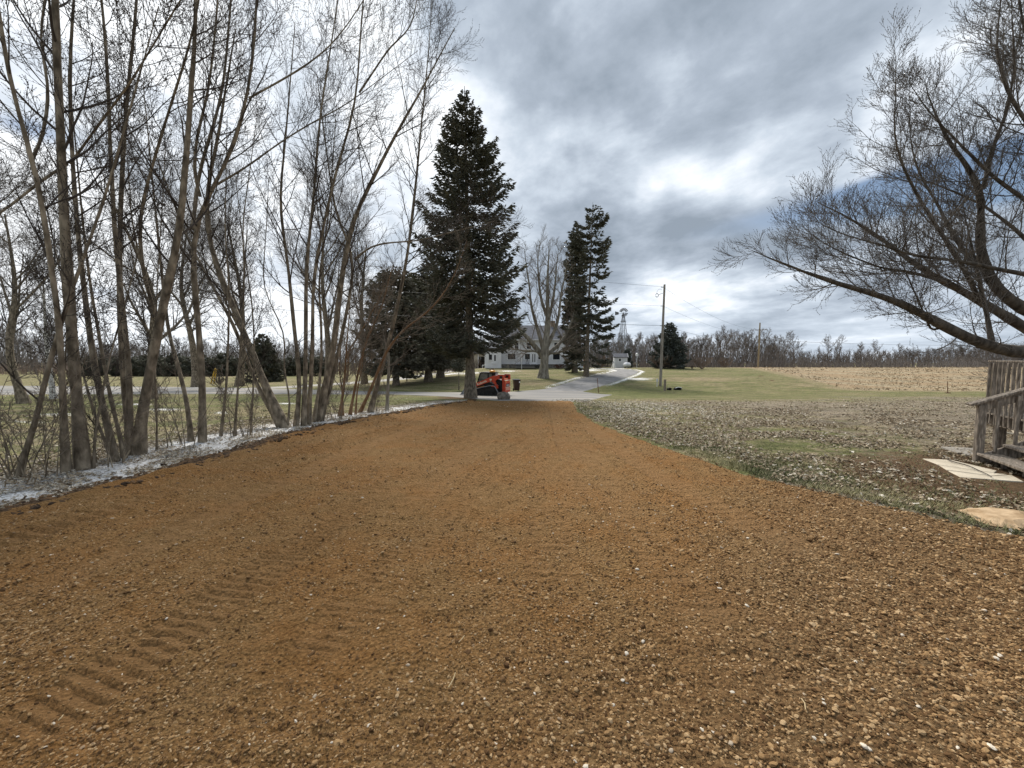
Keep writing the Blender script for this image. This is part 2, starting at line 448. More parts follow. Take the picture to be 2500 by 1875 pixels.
# scatter by geometry nodes ---------------------------------------
def proto_group(kind):
    pass
def scatter(name, P, rot, scl, tint, proto, material, **props):
    me = bpy.data.meshes.new(name)
    me.vertices.add(len(P)); me.vertices.foreach_set('co', np.asarray(P, np.float32).ravel())
    for an, ar, ty in (('rot', rot, 'FLOAT_VECTOR'), ('scl', scl, 'FLOAT_VECTOR')):
        at = me.attributes.new(an, ty, 'POINT'); at.data.foreach_set('vector', np.asarray(ar, np.float32).ravel())
    at = me.attributes.new('tint', 'FLOAT', 'POINT'); at.data.foreach_set('value', np.asarray(tint, np.float32).ravel())
    me.materials.append(material)
    o = link(name, me, None, kind='stuff', **props)
    ng = bpy.data.node_groups.new(name + '_nodes', 'GeometryNodeTree')
    ng.interface.new_socket('Geometry', in_out='INPUT', socket_type='NodeSocketGeometry')
    ng.interface.new_socket('Geometry', in_out='OUTPUT', socket_type='NodeSocketGeometry')
    N, L = ng.nodes, ng.links
    gi, go = N.new('NodeGroupInput'), N.new('NodeGroupOutput')
    iop = N.new('GeometryNodeInstanceOnPoints')
    L.new(gi.outputs[0], iop.inputs['Points'])
    join = N.new('GeometryNodeJoinGeometry')
    nv = 4
    for i in range(nv):
        if proto == 'stone':
            s = N.new('GeometryNodeMeshIcoSphere'); s.inputs['Radius'].default_value = 1.0; s.inputs['Subdivisions'].default_value = 2
            amp, nsc = 1.15, 1.1
        else:
            s = N.new('GeometryNodeMeshGrid'); s.inputs['Size X'].default_value = 2; s.inputs['Size Y'].default_value = 1.3
            s.inputs['Vertices X'].default_value = 4; s.inputs['Vertices Y'].default_value = 3
            amp, nsc = 1.6, .8
        nz = N.new('ShaderNodeTexNoise'); nz.noise_dimensions = '4D'; nz.inputs['W'].default_value = 3.7 * i + 1
        nz.inputs['Scale'].default_value = nsc; nz.inputs['Detail'].default_value = 1
        sub = N.new('ShaderNodeVectorMath'); sub.operation = 'SUBTRACT'; sub.inputs[1].default_value = (.5, .5, .5)
        L.new(nz.outputs['Color'], sub.inputs[0])
        sc_ = N.new('ShaderNodeVectorMath'); sc_.operation = 'SCALE'; sc_.inputs[3].default_value = amp
        L.new(sub.outputs[0], sc_.inputs[0])
        sp = N.new('GeometryNodeSetPosition'); L.new(s.outputs[0], sp.inputs[0]); L.new(sc_.outputs[0], sp.inputs['Offset'])
        g2i = N.new('GeometryNodeGeometryToInstance'); L.new(sp.outputs[0], g2i.inputs[0]); L.new(g2i.outputs[0], join.inputs[0])
    smn = N.new('GeometryNodeSetMaterial'); smn.inputs['Material'].default_value = material
    L.new(join.outputs[0], smn.inputs[0])
    L.new(smn.outputs[0], iop.inputs['Instance'])
    iop.inputs['Pick Instance'].default_value = True
    ri = N.new('FunctionNodeRandomValue'); ri.data_type = 'INT'; ri.inputs[4].default_value = 0; ri.inputs[5].default_value = nv - 1
    L.new(ri.outputs[2], iop.inputs['Instance Index'])
    for an, sock in (('rot', 'Rotation'), ('scl', 'Scale')):
        na = N.new('GeometryNodeInputNamedAttribute'); na.data_type = 'FLOAT_VECTOR'; na.inputs[0].default_value = an
        L.new(na.outputs[0], iop.inputs[sock])
    L.new(iop.outputs[0], go.inputs[0])
    md = o.modifiers.new('scatter', 'NODES'); md.node_group = ng
    return o

# ------------------------------------------------------------------ plan of the place (from the photograph's outlines)
LEFT_PX = [(0, 1250), (118, 1226), (235, 1194), (353, 1164), (470, 1132), (588, 1097), (705, 1062), (823, 1036), (940, 1013), (1010, 1001), (1087, 987), (1146, 980)]
RIGHT_PX = [(2500, 1312), (2300, 1263), (2132, 1229), (2010, 1200), (1888, 1172), (1786, 1145), (1693, 1113), (1603, 1084), (1522, 1058), (1449, 1027), (1412, 1003), (1400, 980)]
LW = np.array([ground(*p)[:2] for p in LEFT_PX]); RW = np.array([ground(*p)[:2] for p in RIGHT_PX])
YEND = float(ground(1300, 979).y)
def leftx(y): return np.interp(y, np.r_[-5, LW[:, 1]], np.r_[LW[0, 0], LW[:, 0]])
def rightx(y): return np.interp(y, np.r_[-5, 1.5, RW[:, 1]], np.r_[7.5, 5.6, RW[:, 0]])
def edge_wob(y): return .10 * fbm(np.asarray(y) * 2.3, 5.0 + 0 * np.asarray(y), 3)
def soil_sd(x, y):
    return np.minimum(np.minimum(x - leftx(y) - edge_wob(y), rightx(y) + edge_wob(y + 50) - x), YEND + .3 - y)
ROAD_N = [(-300, 966), (0, 963), (300, 962), (500, 961), (800, 962), (1000, 963), (1110, 964), (1150, 972), (1210, 978), (1300, 979), (1434, 980), (1462, 973), (1493, 964.5)]
ROAD_F = [(-300, 940), (0, 941), (300, 943), (500, 945), (800, 952), (1000, 955), (1110, 956), (1160, 956), (1235, 955.5), (1330, 948), (1420, 955), (1462, 962), (1495, 963.5)]
DRV_L = [(1290, 953), (1350, 943), (1390, 931), (1424, 921), (1470, 912), (1500, 907), (1506, 904), (1496, 901.5), (1451, 900)]
DRV_R = [(1420, 957), (1452, 948), (1485, 938), (1519, 926), (1552, 914), (1563, 907), (1545, 902), (1520, 900.0), (1451, 898.8)]
PATH_N = [(600, 951), (700, 947), (800, 941), (900, 934), (960, 929), (1040, 919), (1080, 914), (1125, 905)]
PATH_F = [(600, 947), (700, 943), (800, 937), (900, 929), (960, 924), (1040, 913), (1080, 908), (1125, 901)]
def poly_w(a, b): return [tuple(ground(*p)[:2]) for p in a] + [tuple(ground(*p)[:2]) for p in reversed(b)]
POLY_ROAD, POLY_DRV, POLY_PATH = poly_w(ROAD_N, ROAD_F), poly_w(DRV_L, DRV_R), poly_w(PATH_N, PATH_F)
FIELD_PX = [(1853, 899), (1925, 913), (1998, 931), (2050, 945), (2100, 952), (2400, 954)]
POLY_FIELD = [tuple(ground(*p)[:2]) for p in FIELD_PX]
_l = POLY_FIELD[-1]
POLY_FIELD = [(42, 175)] + POLY_FIELD + [(120, _l[1]), (900, 20), (1500, 420), (150, 420)]

# ------------------------------------------------------------------ ground sheet
def ground_sheet():
    rr = np.exp(np.arange(math.log(.5), math.log(5000), .024))
    th = np.radians(np.r_[np.linspace(-180, -66, 14)[:-1], np.linspace(-66, 66, 430), np.linspace(66, 180, 14)[1:]])
    Rg, Tg = np.meshgrid(rr, th, indexing='ij')
    x, y = Rg * np.sin(Tg), Rg * np.cos(Tg)
    z = terrain(x, y)
    near = Rg < 60
    z = z + np.where(near, .025 * fbm(x * 1.7, y * 1.7, 2), 0)
    sd = soil_sd(x, y)
    z = z - .10 * ss(sd, -.02, .25)
    sr = np.maximum(np.maximum(inpoly_sd(x, y, POLY_ROAD), inpoly_sd(x, y, POLY_DRV)), inpoly_sd(x, y, POLY_PATH))
    z = z - .12 * ss(sr, .0, .5)
    n, m = x.shape
    V = np.stack([x, y, z], -1).reshape(-1, 3)
    a = (np.arange(n - 1)[:, None] * m + np.arange(m - 1)[None]).reshape(-1)
    Fq = np.stack([a, a + 1, a + m + 1, a + m], -1)
    c = len(V); V = np.vstack([V, [[0, 0, tz(0, 0) - .08]]])
    me = mesh_np('ground', V, Fq[:, ::-1].copy())
    # attributes
    def add(name, arr):
        at = me.attributes.new(name, 'FLOAT', 'POINT'); at.data.foreach_set('value', np.r_[arr.reshape(-1), 0].astype(np.float32))
    bank = ss(soil_sd(x, y), -1.9, -1.2) * ss(-soil_sd(x, y), -.2, .12) * (x < -2) * (1 - ss(y, 20, 26)) * ss(y, -4, 1)
    leafR = ss(x, 1, 3.5) * (1 - ss(y + 16 * vnoise(x * .12, y * .12) + 6 * vnoise(x * .5, y * .5), 16, 38)) * (.35 + .45 * ss(x, 4.5, 12)) * ss(y, -3, 1)
    leafR = np.maximum(leafR, .6 * ss(x, 2, 4) * (1 - ss(-soil_sd(x, y), .6, 1.8)) * (1 - ss(y, 20, 26)))
    leafL = (x < -6) * .38 * (1 - ss(y, 12, 26))
    add('leaf', np.clip(np.maximum(np.maximum(leafR, leafL), bank), 0, 1))
    def patch(u, v, su, sv):
        p = ground(u, v); q = ground(u, v + sv); qq = ground(u + su, v)
        return np.exp(-((x - p.x - (y - p.y) * p.x / p.y) / abs(qq.x - p.x)) ** 2 - ((y - p.y) / max(abs(q.y - p.y), .4)) ** 2)
    snow = bank * .64
    for q in ((1440, 903.5, 45, 3.5), (1150, 911, 40, 2.5), (1100, 913, 30, 2), (1340, 946, 12, 2), (1560, 925, 40, 4), (1500, 905, 20, 2.5), (1240, 906, 30, 2),
              (150, 1012, 60, 4), (400, 1000, 60, 4), (330, 987, 50, 3), (0, 956, 30, 3), (70, 1030, 40, 3), (700, 985, 30, 2), (640, 955, 40, 2), (1025, 987, 25, 2), (540, 1008, 20, 3)):
        snow = np.maximum(snow, .62 * patch(*q))
    edge_drv = np.exp(-((-inpoly_sd(x, y, POLY_DRV) - .35) / .45) ** 2) * ss(y, 42, 47) * .62
    snow = np.maximum(snow, edge_drv)
    add('snow', np.clip(snow, 0, 1))
    dry = .40 + .10 * ss(y, 42, 50) * (x < 4)
    for q, w in (((1720, 925, 130, 9), .9), ((1650, 925, 60, 8), .8), ((1330, 936, 90, 8), .75), ((1250, 905, 80, 4), .9), ((1030, 940, 60, 5), .5), ((560, 920, 200, 5), .8),
                 ((1980, 940, 70, 4), .9), ((1450, 915, 50, 5), .8), ((1150, 930, 60, 4), .4)):
        dry = np.maximum(dry, w * patch(*q))
    dry = np.maximum(dry, .9 * ss(inpoly_sd(x, y, POLY_FIELD), -3.5, -.5))
    dry = np.maximum(dry, .55 * ss(x, 2, 6) * (1 - ss(y, 22, 30)))
    dry = np.maximum(dry, .5 * (x < -6) * (1 - ss(y, 18, 28)))
    dry = dry - .35 * patch(1560, 962, 180, 9) - .3 * patch(1230, 922, 90, 4) - .3 * patch(700, 975, 260, 10) - .25 * patch(1000, 975, 100, 6)
    add('dry', np.clip(dry, 0, 1))
    fld = inpoly_sd(x, y, POLY_FIELD)
    far = ss(y, 130, 200) * 0
    add('field', np.clip(fld / 8 + .5, 0, 1))
    mud = ss(x, 3.6, 5.2) * np.exp(-((y - 5.0 - .2 * (x - 5)) / 1.7) ** 2) * .95
    mud = np.maximum(mud, .95 * np.exp(-((soil_sd(x, y) + .03) / .17) ** 2) * (x < 0) * (1 - ss(y, 22, 27)))
    mud = np.maximum(mud, .35 * np.exp(-((soil_sd(x, y) + .05) / .2) ** 2) * (x > 0))
    mud = np.maximum(mud, .8 * np.exp(-((x + 3.3) / 2.6) ** 2 - ((y - 27) / 3.2) ** 2))
    for q in ((1857, 918, 8, 1.3), (1886, 928, 9, 1.5)): mud = np.maximum(mud, 1.2 * patch(*q))
    add('mud', np.clip(mud, 0, 1))
    # material
    m_ = bpy.data.materials.new('lawn'); m_.use_nodes = True
    nt = m_.node_tree; N, L = nt.nodes, nt.links
    b = N['Principled BSDF']; b.inputs['Roughness'].default_value = .95; b.inputs['Specular IOR Level'].default_value = .1
    tc = N.new('ShaderNodeTexCoord')
    def noise(sc_, det=4, rough=.6, stretch=(1, 1, 1)):
        mp = N.new('ShaderNodeMapping'); L.new(tc.outputs['Object'], mp.inputs[0]); mp.inputs['Scale'].default_value = stretch
        t = N.new('ShaderNodeTexNoise'); L.new(mp.outputs[0], t.inputs[0]); t.inputs['Scale'].default_value = sc_
        t.inputs['Detail'].default_value = det; t.inputs['Roughness'].default_value = rough
        return t.outputs[0]
    def ramp(f, stops):
        r = N.new('ShaderNodeValToRGB'); L.new(f, r.inputs[0]); e = r.color_ramp.elements
        e[0].position, e[0].color = stops[0][0], (*stops[0][1], 1); e[1].position, e[1].color = stops[-1][0], (*stops[-1][1], 1)
        for p, c in stops[1:-1]: k = e.new(p); k.color = (*c, 1)
        return r.outputs[0]
    def att(nm):
        a = N.new('ShaderNodeAttribute'); a.attribute_name = nm; return a.outputs['Fac']
    def mth(op, a, b_):
        q = N.new('ShaderNodeMath'); q.operation = op
        for i, s in enumerate((a, b_)):
            if isinstance(s, (int, float)): q.inputs[i].default_value = s
            else: L.new(s, q.inputs[i])
        return q.outputs[0]
    def mask(a, nz, w=.12, amp=1.0):
        """noise-broken edge of an attribute"""
        s = mth('ADD', a, mth('MULTIPLY', mth('SUBTRACT', nz, .5), amp))
        r = N.new('ShaderNodeMapRange'); r.interpolation_type = 'SMOOTHSTEP'; L.new(s, r.inputs[0])
        r.inputs[1].default_value = .5 - w; r.inputs[2].default_value = .5 + w
        return r.outputs[0]
    def mix(f, a, c):
        q = N.new('ShaderNodeMix'); q.data_type = 'RGBA'; L.new(f, q.inputs[0]); L.new(a, q.inputs[6]); L.new(c, q.inputs[7]); return q.outputs[2]
    nsn = noise(32, 5, .8)
    nst = noise(.55, 5, .65, (.45, 1.6, 1))
    nf, nm, nb, nvb = noise(26, 5, .7), noise(5, 5, .65), noise(.9, 4, .6), noise(.16, 4, .6)
    grass = ramp(nf, [(.32, (.038, .044, .014)), (.5, (.112, .122, .042)), (.70, (.25, .235, .11))])
    dryc = ramp(nf, [(.32, (.095, .072, .038)), (.5, (.245, .195, .112)), (.70, (.42, .345, .22))])
    leafc = ramp(noise(17, 4, .75), [(.34, (.055, .042, .026)), (.45, (.17, .135, .092)), (.56, (.28, .235, .172)), (.70, (.46, .41, .34))])
    snowc = ramp(nm, [(.3, (.78, .77, .76)), (.7, (.92, .91, .90))])
    mudc = ramp(nf, [(.3, (.045, .028, .015)), (.7, (.20, .125, .068))])
    stub = noise(1.7, 6, .72, (1, 1.5, 1))
    fieldc = ramp(stub, [(.36, (.10, .070, .042)), (.47, (.27, .21, .13)), (.60, (.42, .35, .235))])
    # old rows in the field
    wv = N.new('ShaderNodeTexWave'); wv.wave_type = 'BANDS'; wv.bands_direction = 'Y'
    mp = N.new('ShaderNodeMapping'); L.new(tc.outputs['Object'], mp.inputs[0]); mp.inputs['Rotation'].default_value = (0, 0, R_(18))
    L.new(mp.outputs[0], wv.inputs[0]); wv.inputs['Scale'].default_value = .035; wv.inputs['Distortion'].default_value = 14; wv.inputs['Detail'].default_value = 3
    fieldc2 = mix(mask(wv.outputs[1], nb, .45, 1.2), fieldc, ramp(stub, [(.3, (.16, .11, .06)), (.65, (.38, .28, .17))]))
    c = mix(mask(att('dry'), mth('ADD', mth('MULTIPLY', nst, .6), mth('MULTIPLY', nm, .4)), .42, 3.6), grass, dryc)
    c = mix(mask(att('leaf'), mth('ADD', mth('MULTIPLY', nm, .5), mth('MULTIPLY', nb, .5)), .25, 2.2), c, leafc)
    br = ramp(noise(1.9, 6, .7, (.6, 1.6, 1)), [(.36, (.62, .62, .62)), (.5, (1, 1, 1)), (.64, (1.35, 1.33, 1.28))])
    qm = N.new('ShaderNodeMix'); qm.data_type = 'RGBA'; qm.blend_type = 'MULTIPLY'; qm.inputs[0].default_value = 1; L.new(c, qm.inputs[6]); L.new(br, qm.inputs[7]); c = qm.outputs[2]
    c = mix(mask(att('field'), nb, .03, .10), c, fieldc2)
    c = mix(mask(att('mud'), nm, .18, 1.1), c, mudc)
    c = mix(mask(att('snow'), mth('ADD', mth('MULTIPLY', nsn, .8), mth('MULTIPLY', nb, .2)), .08, 3.4), c, snowc)
    L.new(c, b.inputs['Base Color'])
    bp = N.new('ShaderNodeBump'); bp.inputs['Strength'].default_value = 1; bp.inputs['Distance'].default_value = .05
    L.new(mth('ADD', nf, mth('MULTIPLY', nm, 1.0)), bp.inputs['Height']); L.new(bp.outputs[0], b.inputs['Normal'])
    me.materials.append(m_)
    link('ground', me, None, kind='structure')
ground_sheet()

# ------------------------------------------------------------------ soil driveway
TRACKS_PX = [  # centre lines of the track prints
    [(1100, 1020), (1000, 1040), (850, 1078), (690, 1123), (500, 1172), (300, 1235), (100, 1300), (-100, 1370)],
    [(1290, 1010), (1240, 1030), (1150, 1075), (1050, 1130), (910, 1215), (780, 1300), (640, 1398), (560, 1460), (400, 1570), (270, 1650), (80, 1765), (-80, 1870)],
    [(1330, 1060), (1260, 1100), (1160, 1180), (1080, 1270), (1010, 1350), (940, 1412), (880, 1480), (800, 1580), (700, 1720)],
    [(1300, 1000), (1316, 1085), (1334, 1130), (1340, 1220), (1340, 1300), (1348, 1380), (1362, 1460)],
    [(1380, 1040), (1430, 1110), (1500, 1200), (1560, 1290), (1640, 1400), (1760, 1560)],
    [(1200, 995), (1050, 1035), (880, 1095), (700, 1175), (480, 1280), (200, 1400), (-60, 1500)],
    [(1250, 1015), (1180, 1075), (1100, 1150), (1000, 1240)],
    [(1352, 1000), (1375, 1060), (1400, 1130), (1420, 1220)],
    [(1420, 1030), (1540, 1120), (1680, 1200), (1850, 1290), (2050, 1380)],
]
PITCHES = [.14, .082, .085, .11, .11, .16, .13, .13, .14]
AMPS = [.060, .036, .033, .032, .019, .020, .021, .021, .016]
TRACKS = []
for tr in TRACKS_PX:
    w = np.array([ground(*p)[:2] for p in tr]); TRACKS.append(smooth_line(np.c_[w, 0 * w[:, 0]], 40)[:, :2])
def track_fields(x, y):
    endw = np.ones(x.shape); best = np.full(x.shape, 1e9); along = np.zeros(x.shape); idx = np.zeros(x.shape, int); side = np.zeros(x.shape)
    for ti, P in enumerate(TRACKS):
        acc = 0.0
        for i in range(len(P) - 1):
            a, b = P[i], P[i + 1]; e = b - a; l = np.hypot(*e) + 1e-9
            t = np.clip(((x - a[0]) * e[0] + (y - a[1]) * e[1]) / (l * l), 0, 1)
            dd = np.hypot(x - a[0] - t * e[0], y - a[1] - t * e[1])
            k = dd < best
            s = ((x - a[0]) * e[1] - (y - a[1]) * e[0]) / l
            best = np.where(k, dd, best); along = np.where(k, acc + t * l, along); side = np.where(k, s, side); idx = np.where(k, ti, idx)
            acc += l
    lens = np.array([np.hypot(*np.diff(P, axis=0).T).sum() for P in TRACKS])[idx]
    endw = ss(along, 0, 1.2) * ss(lens - along, 0, .3)
    return best, along, side, idx, endw
def soil_h(x, y):
    h = .030 * fbm(x * 1.1, y * 1.1, 3) + .022 * fbm(x * 6, y * 6, 3) + .012 * fbm(x * 23, y * 23, 2)
    d, al, sd, ti, ew = track_fields(x, y)
    hw = .20
    m = (1 - ss(d, hw - .03, hw + .03)) * np.clip(.70 + 1.0 * vnoise(al * .7 + 9 * ti, ti * 3.3) + 1.3 * vnoise(x * 6, y * 6), 0, 1)
    m = m * ew
    ridge = np.mod((al / np.array(PITCHES)[ti] + .40 * vnoise(al * 3, sd * 9) + .35 * sd), 1.0)
    ridge = np.array(AMPS)[ti] * (ridge ** 1.2 * (1 - ss(ridge, .86, 1.0)) - .35)
    h = h * (1 - .55 * m) + m * (ridge - .012)
    berm = np.exp(-((d - hw - .04) / .05) ** 2) * .014
    h = h + .016 * (1 - m) * np.maximum(vnoise(x * 13 + 3, y * 13), -.1) + .012 * (1 - m) * np.maximum(vnoise(x * 30 + 3, y * 30), 0)
    return h + berm * (d < .5) , m, d
def soil():
    ys = np.r_[np.linspace(-4, .6, 12)[:-1], np.exp(np.arange(math.log(.6), math.log(YEND + .9), .0050))]
    nc = 440
    q = np.linspace(0, 1, nc)
    lx, rx = leftx(ys) + edge_wob(ys) - .12, rightx(ys) + edge_wob(ys + 50) + .06
    x = lx[:, None] * (1 - q) + rx[:, None] * q
    y = np.repeat(ys[:, None], nc, 1)
    h, m, d = soil_h(x, y)
    edge = np.minimum(x - lx[:, None], rx[:, None] - x)
    z = terrain(x, y) + (h + .004) * ss(edge, 0, .3) - .10 * (1 - ss(edge, 0, .16)) + .03 * np.exp(-((edge - .22) / .12) ** 2) * (1 + 3 * vnoise(x * 3, y * 3)) * (x < 0)
    z = np.where(y > YEND, z - .12 * ss(y, YEND, YEND + .6), z)
    n = len(ys)
    V = np.stack([x, y, z], -1).reshape(-1, 3)
    a = (np.arange(n - 1)[:, None] * nc + np.arange(nc - 1)[None]).reshape(-1)
    me = mesh_np('driveway', V, np.stack([a, a + 1, a + nc + 1, a + nc], -1))
    at = me.attributes.new('track', 'FLOAT', 'POINT'); at.data.foreach_set('value', m.reshape(-1).astype(np.float32))
    gv = ss(x - .9 * (y - 2.5), .0, 2.5) * (1 - ss(y, 4.5, 8))                  # greyer, stonier lane on the right
    at = me.attributes.new('stony', 'FLOAT', 'POINT'); at.data.foreach_set('value', gv.reshape(-1).astype(np.float32))
    m_ = bpy.data.materials.new('orange_soil'); m_.use_nodes = True
    nt = m_.node_tree; N, L = nt.nodes, nt.links
    b = N['Principled BSDF']; b.inputs['Roughness'].default_value = .95; b.inputs['Specular IOR Level'].default_value = .12
    tc = N.new('ShaderNodeTexCoord')
    def noise(sc_, det=4, rough=.6):
        t = N.new('ShaderNodeTexNoise'); L.new(tc.outputs['Object'], t.inputs[0]); t.inputs['Scale'].default_value = sc_
        t.inputs['Detail'].default_value = det; t.inputs['Roughness'].default_value = rough; return t.outputs[0]
    def ramp(f, stops):
        r = N.new('ShaderNodeValToRGB'); L.new(f, r.inputs[0]); e = r.color_ramp.elements
        e[0].position, e[0].color = stops[0][0], (*stops[0][1], 1); e[1].position, e[1].color = stops[-1][0], (*stops[-1][1], 1)
        for p, c in stops[1:-1]: k = e.new(p); k.color = (*c, 1)
        return r.outputs[0]
    def mix(f, a, c, ty='MIX'):
        q_ = N.new('ShaderNodeMix'); q_.data_type = 'RGBA'; q_.blend_type = ty
        if isinstance(f, float): q_.inputs[0].default_value = f
        else: L.new(f, q_.inputs[0])
        L.new(a, q_.inputs[6]); L.new(c, q_.inputs[7]); return q_.outputs[2]
    n1, n2, n3 = noise(55, 5, .75), noise(1.2, 4, .6), noise(9, 4, .6)
    base = ramp(n1, [(.32, (.058, .028, .009)), (.48, (.225, .122, .041)), (.68, (.45, .285, .125))])
    red = ramp(n1, [(.32, (.062, .027, .007)), (.48, (.240, .112, .031)), (.7, (.45, .25, .09))])
    r2 = N.new('ShaderNodeMapRange'); L.new(n2, r2.inputs[0]); r2.inputs[1].default_value = .42; r2.inputs[2].default_value = .6
    c = mix(r2.outputs[0], base, red)
    c = mix(.35, c, ramp(n3, [(.3, (.095, .052, .021)), (.7, (.27, .158, .072))]))
    a = N.new('ShaderNodeAttribute'); a.attribute_name = 'track'
    c = mix(a.outputs['Fac'], c, mix(.5, c, ramp(n3, [(.3, (.20, .112, .047)), (.7, (.28, .160, .070))])))
    g = N.new('ShaderNodeAttribute'); g.attribute_name = 'stony'
    gm = N.new('ShaderNodeMath'); gm.operation = 'MULTIPLY'; gm.inputs[1].default_value = .65; L.new(g.outputs['Fac'], gm.inputs[0])
    c = mix(gm.outputs[0], c, ramp(n1, [(.3, (.06, .036, .018)), (.5, (.16, .102, .052)), (.7, (.29, .205, .12))]))
    L.new(c, b.inputs['Base Color'])
    bp = N.new('ShaderNodeBump'); bp.inputs['Strength'].default_value = 1; bp.inputs['Distance'].default_value = .022
    v = N.new('ShaderNodeTexVoronoi'); L.new(tc.outputs['Object'], v.inputs[0]); v.inputs['Scale'].default_value = 45
    ad = N.new('ShaderNodeMath'); ad.operation = 'SUBTRACT'; L.new(n1, ad.inputs[0]); L.new(v.outputs['Distance'], ad.inputs[1])
    L.new(ad.outputs[0], bp.inputs['Height']); L.new(bp.outputs[0], b.inputs['Normal'])
    me.materials.append(m_)
    return link('driveway', me, None, kind='structure')
driveway = soil()

# roads ------------------------------------------------------------
def ribbon(name, A, B, K, m_cols, mtl, lift=.0):
    a = smooth_line([(*ground(*p)[:2], 0) for p in A], K)[:, :2]; b = smooth_line([(*ground(*p)[:2], 0) for p in B], K)[:, :2]
    q = np.linspace(0, 1, m_cols)[None, :, None]
    P = a[:, None, :] * (1 - q) + b[:, None, :] * q
    x, y = P[..., 0], P[..., 1]
    e = np.minimum(q[..., 0], 1 - q[..., 0]) * np.ones((K, 1))
    z = terrain(x, y) + lift + .02 * ss(e, 0, .3) - .07 * (e < 1e-6)
    V = np.stack([x, y, z], -1).reshape(-1, 3)
    i = (np.arange(K - 1)[:, None] * m_cols + np.arange(m_cols - 1)[None]).reshape(-1)
    me = mesh_np(name, V, np.stack([i, i + 1, i + m_cols + 1, i + m_cols], -1), [mtl])
    return link(name, me, None, kind='structure')
M['asphalt'] = mat('asphalt', (.17, .165, .16), (.32, .285, .24), .45, .9, .01, 30, (.35, 2.2, 1), c3=(.22, .21, .195), detail=7)
M['gravel'] = mat('gravel', (.16, .155, .15), (.27, .26, .25), 1.6, .9, .01, 30)
M['track'] = mat('farm_track', (.26, .24, .21), (.36, .34, .31), 1.2, .9, .01, 20)
ribbon('road', ROAD_N, ROAD_F, 140, 16, M['asphalt'])
ribbon('house_driveway', DRV_L, DRV_R, 90, 12, M['gravel'], .004)
ribbon('lane', PATH_N, PATH_F, 60, 8, M['track'], .003)
#@@PART2
# ------------------------------------------------------------------ buildings and yard things
white = mat('white_paint', (.76, .76, .76), (.84, .84, .85), 1.5, .6)
siding = mat('grey_siding', (.60, .60, .61), (.70, .70, .71), .8, .7)
tan_sid = mat('tan_siding', (.33, .29, .22), (.42, .37, .29), 1, .8)
roofm = mat('grey_shingles', (.075, .078, .090), (.135, .138, .155), 2.5, .9, contrast=(.4, .6), stretch=(.6, .6, 3))
glass = mat('dark_glass', (.018, .020, .024), rough=.12, spec=.6)
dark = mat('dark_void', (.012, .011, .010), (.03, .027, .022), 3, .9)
stonef = mat('stone_foundation', (.11, .10, .09), (.27, .25, .22), 3, .9, .02)
wood_g = mat('weathered_wood', (.13, .102, .075), (.40, .33, .26), 7, .85, .004, 40, (6, 6, 1.0), c3=(.21, .175, .14))
wood_o = mat('orange_wood', (.34, .13, .04), (.48, .21, .08), 4, .7)
brick_m = mat('chimney_brick', (.20, .14, .10), (.33, .26, .20), 6, .9)

def window(parent, x, z, w, h, y, double=False, sh=white):
    """window frame with pane and muntin, set in a wall whose face is at y"""
    t = .11
    fr = [box_vf((x, y - .03, z + h / 2 + t / 2), (w + 2 * t, .10, t)), box_vf((x, y - .04, z - h / 2 - t / 2), (w + 2 * t + .08, .14, t)),
          box_vf((x - w / 2 - t / 2, y - .03, z), (t, .10, h)), box_vf((x + w / 2 + t / 2, y - .03, z), (t, .10, h))]
    if double: fr.append(box_vf((x, y - .02, z), (w, .06, .05)))
    f = solid('window', fr, sh, parent)
    solid('pane', [box_vf((x, y - .004, z), (w, .012, h))], glass, f)
    return f

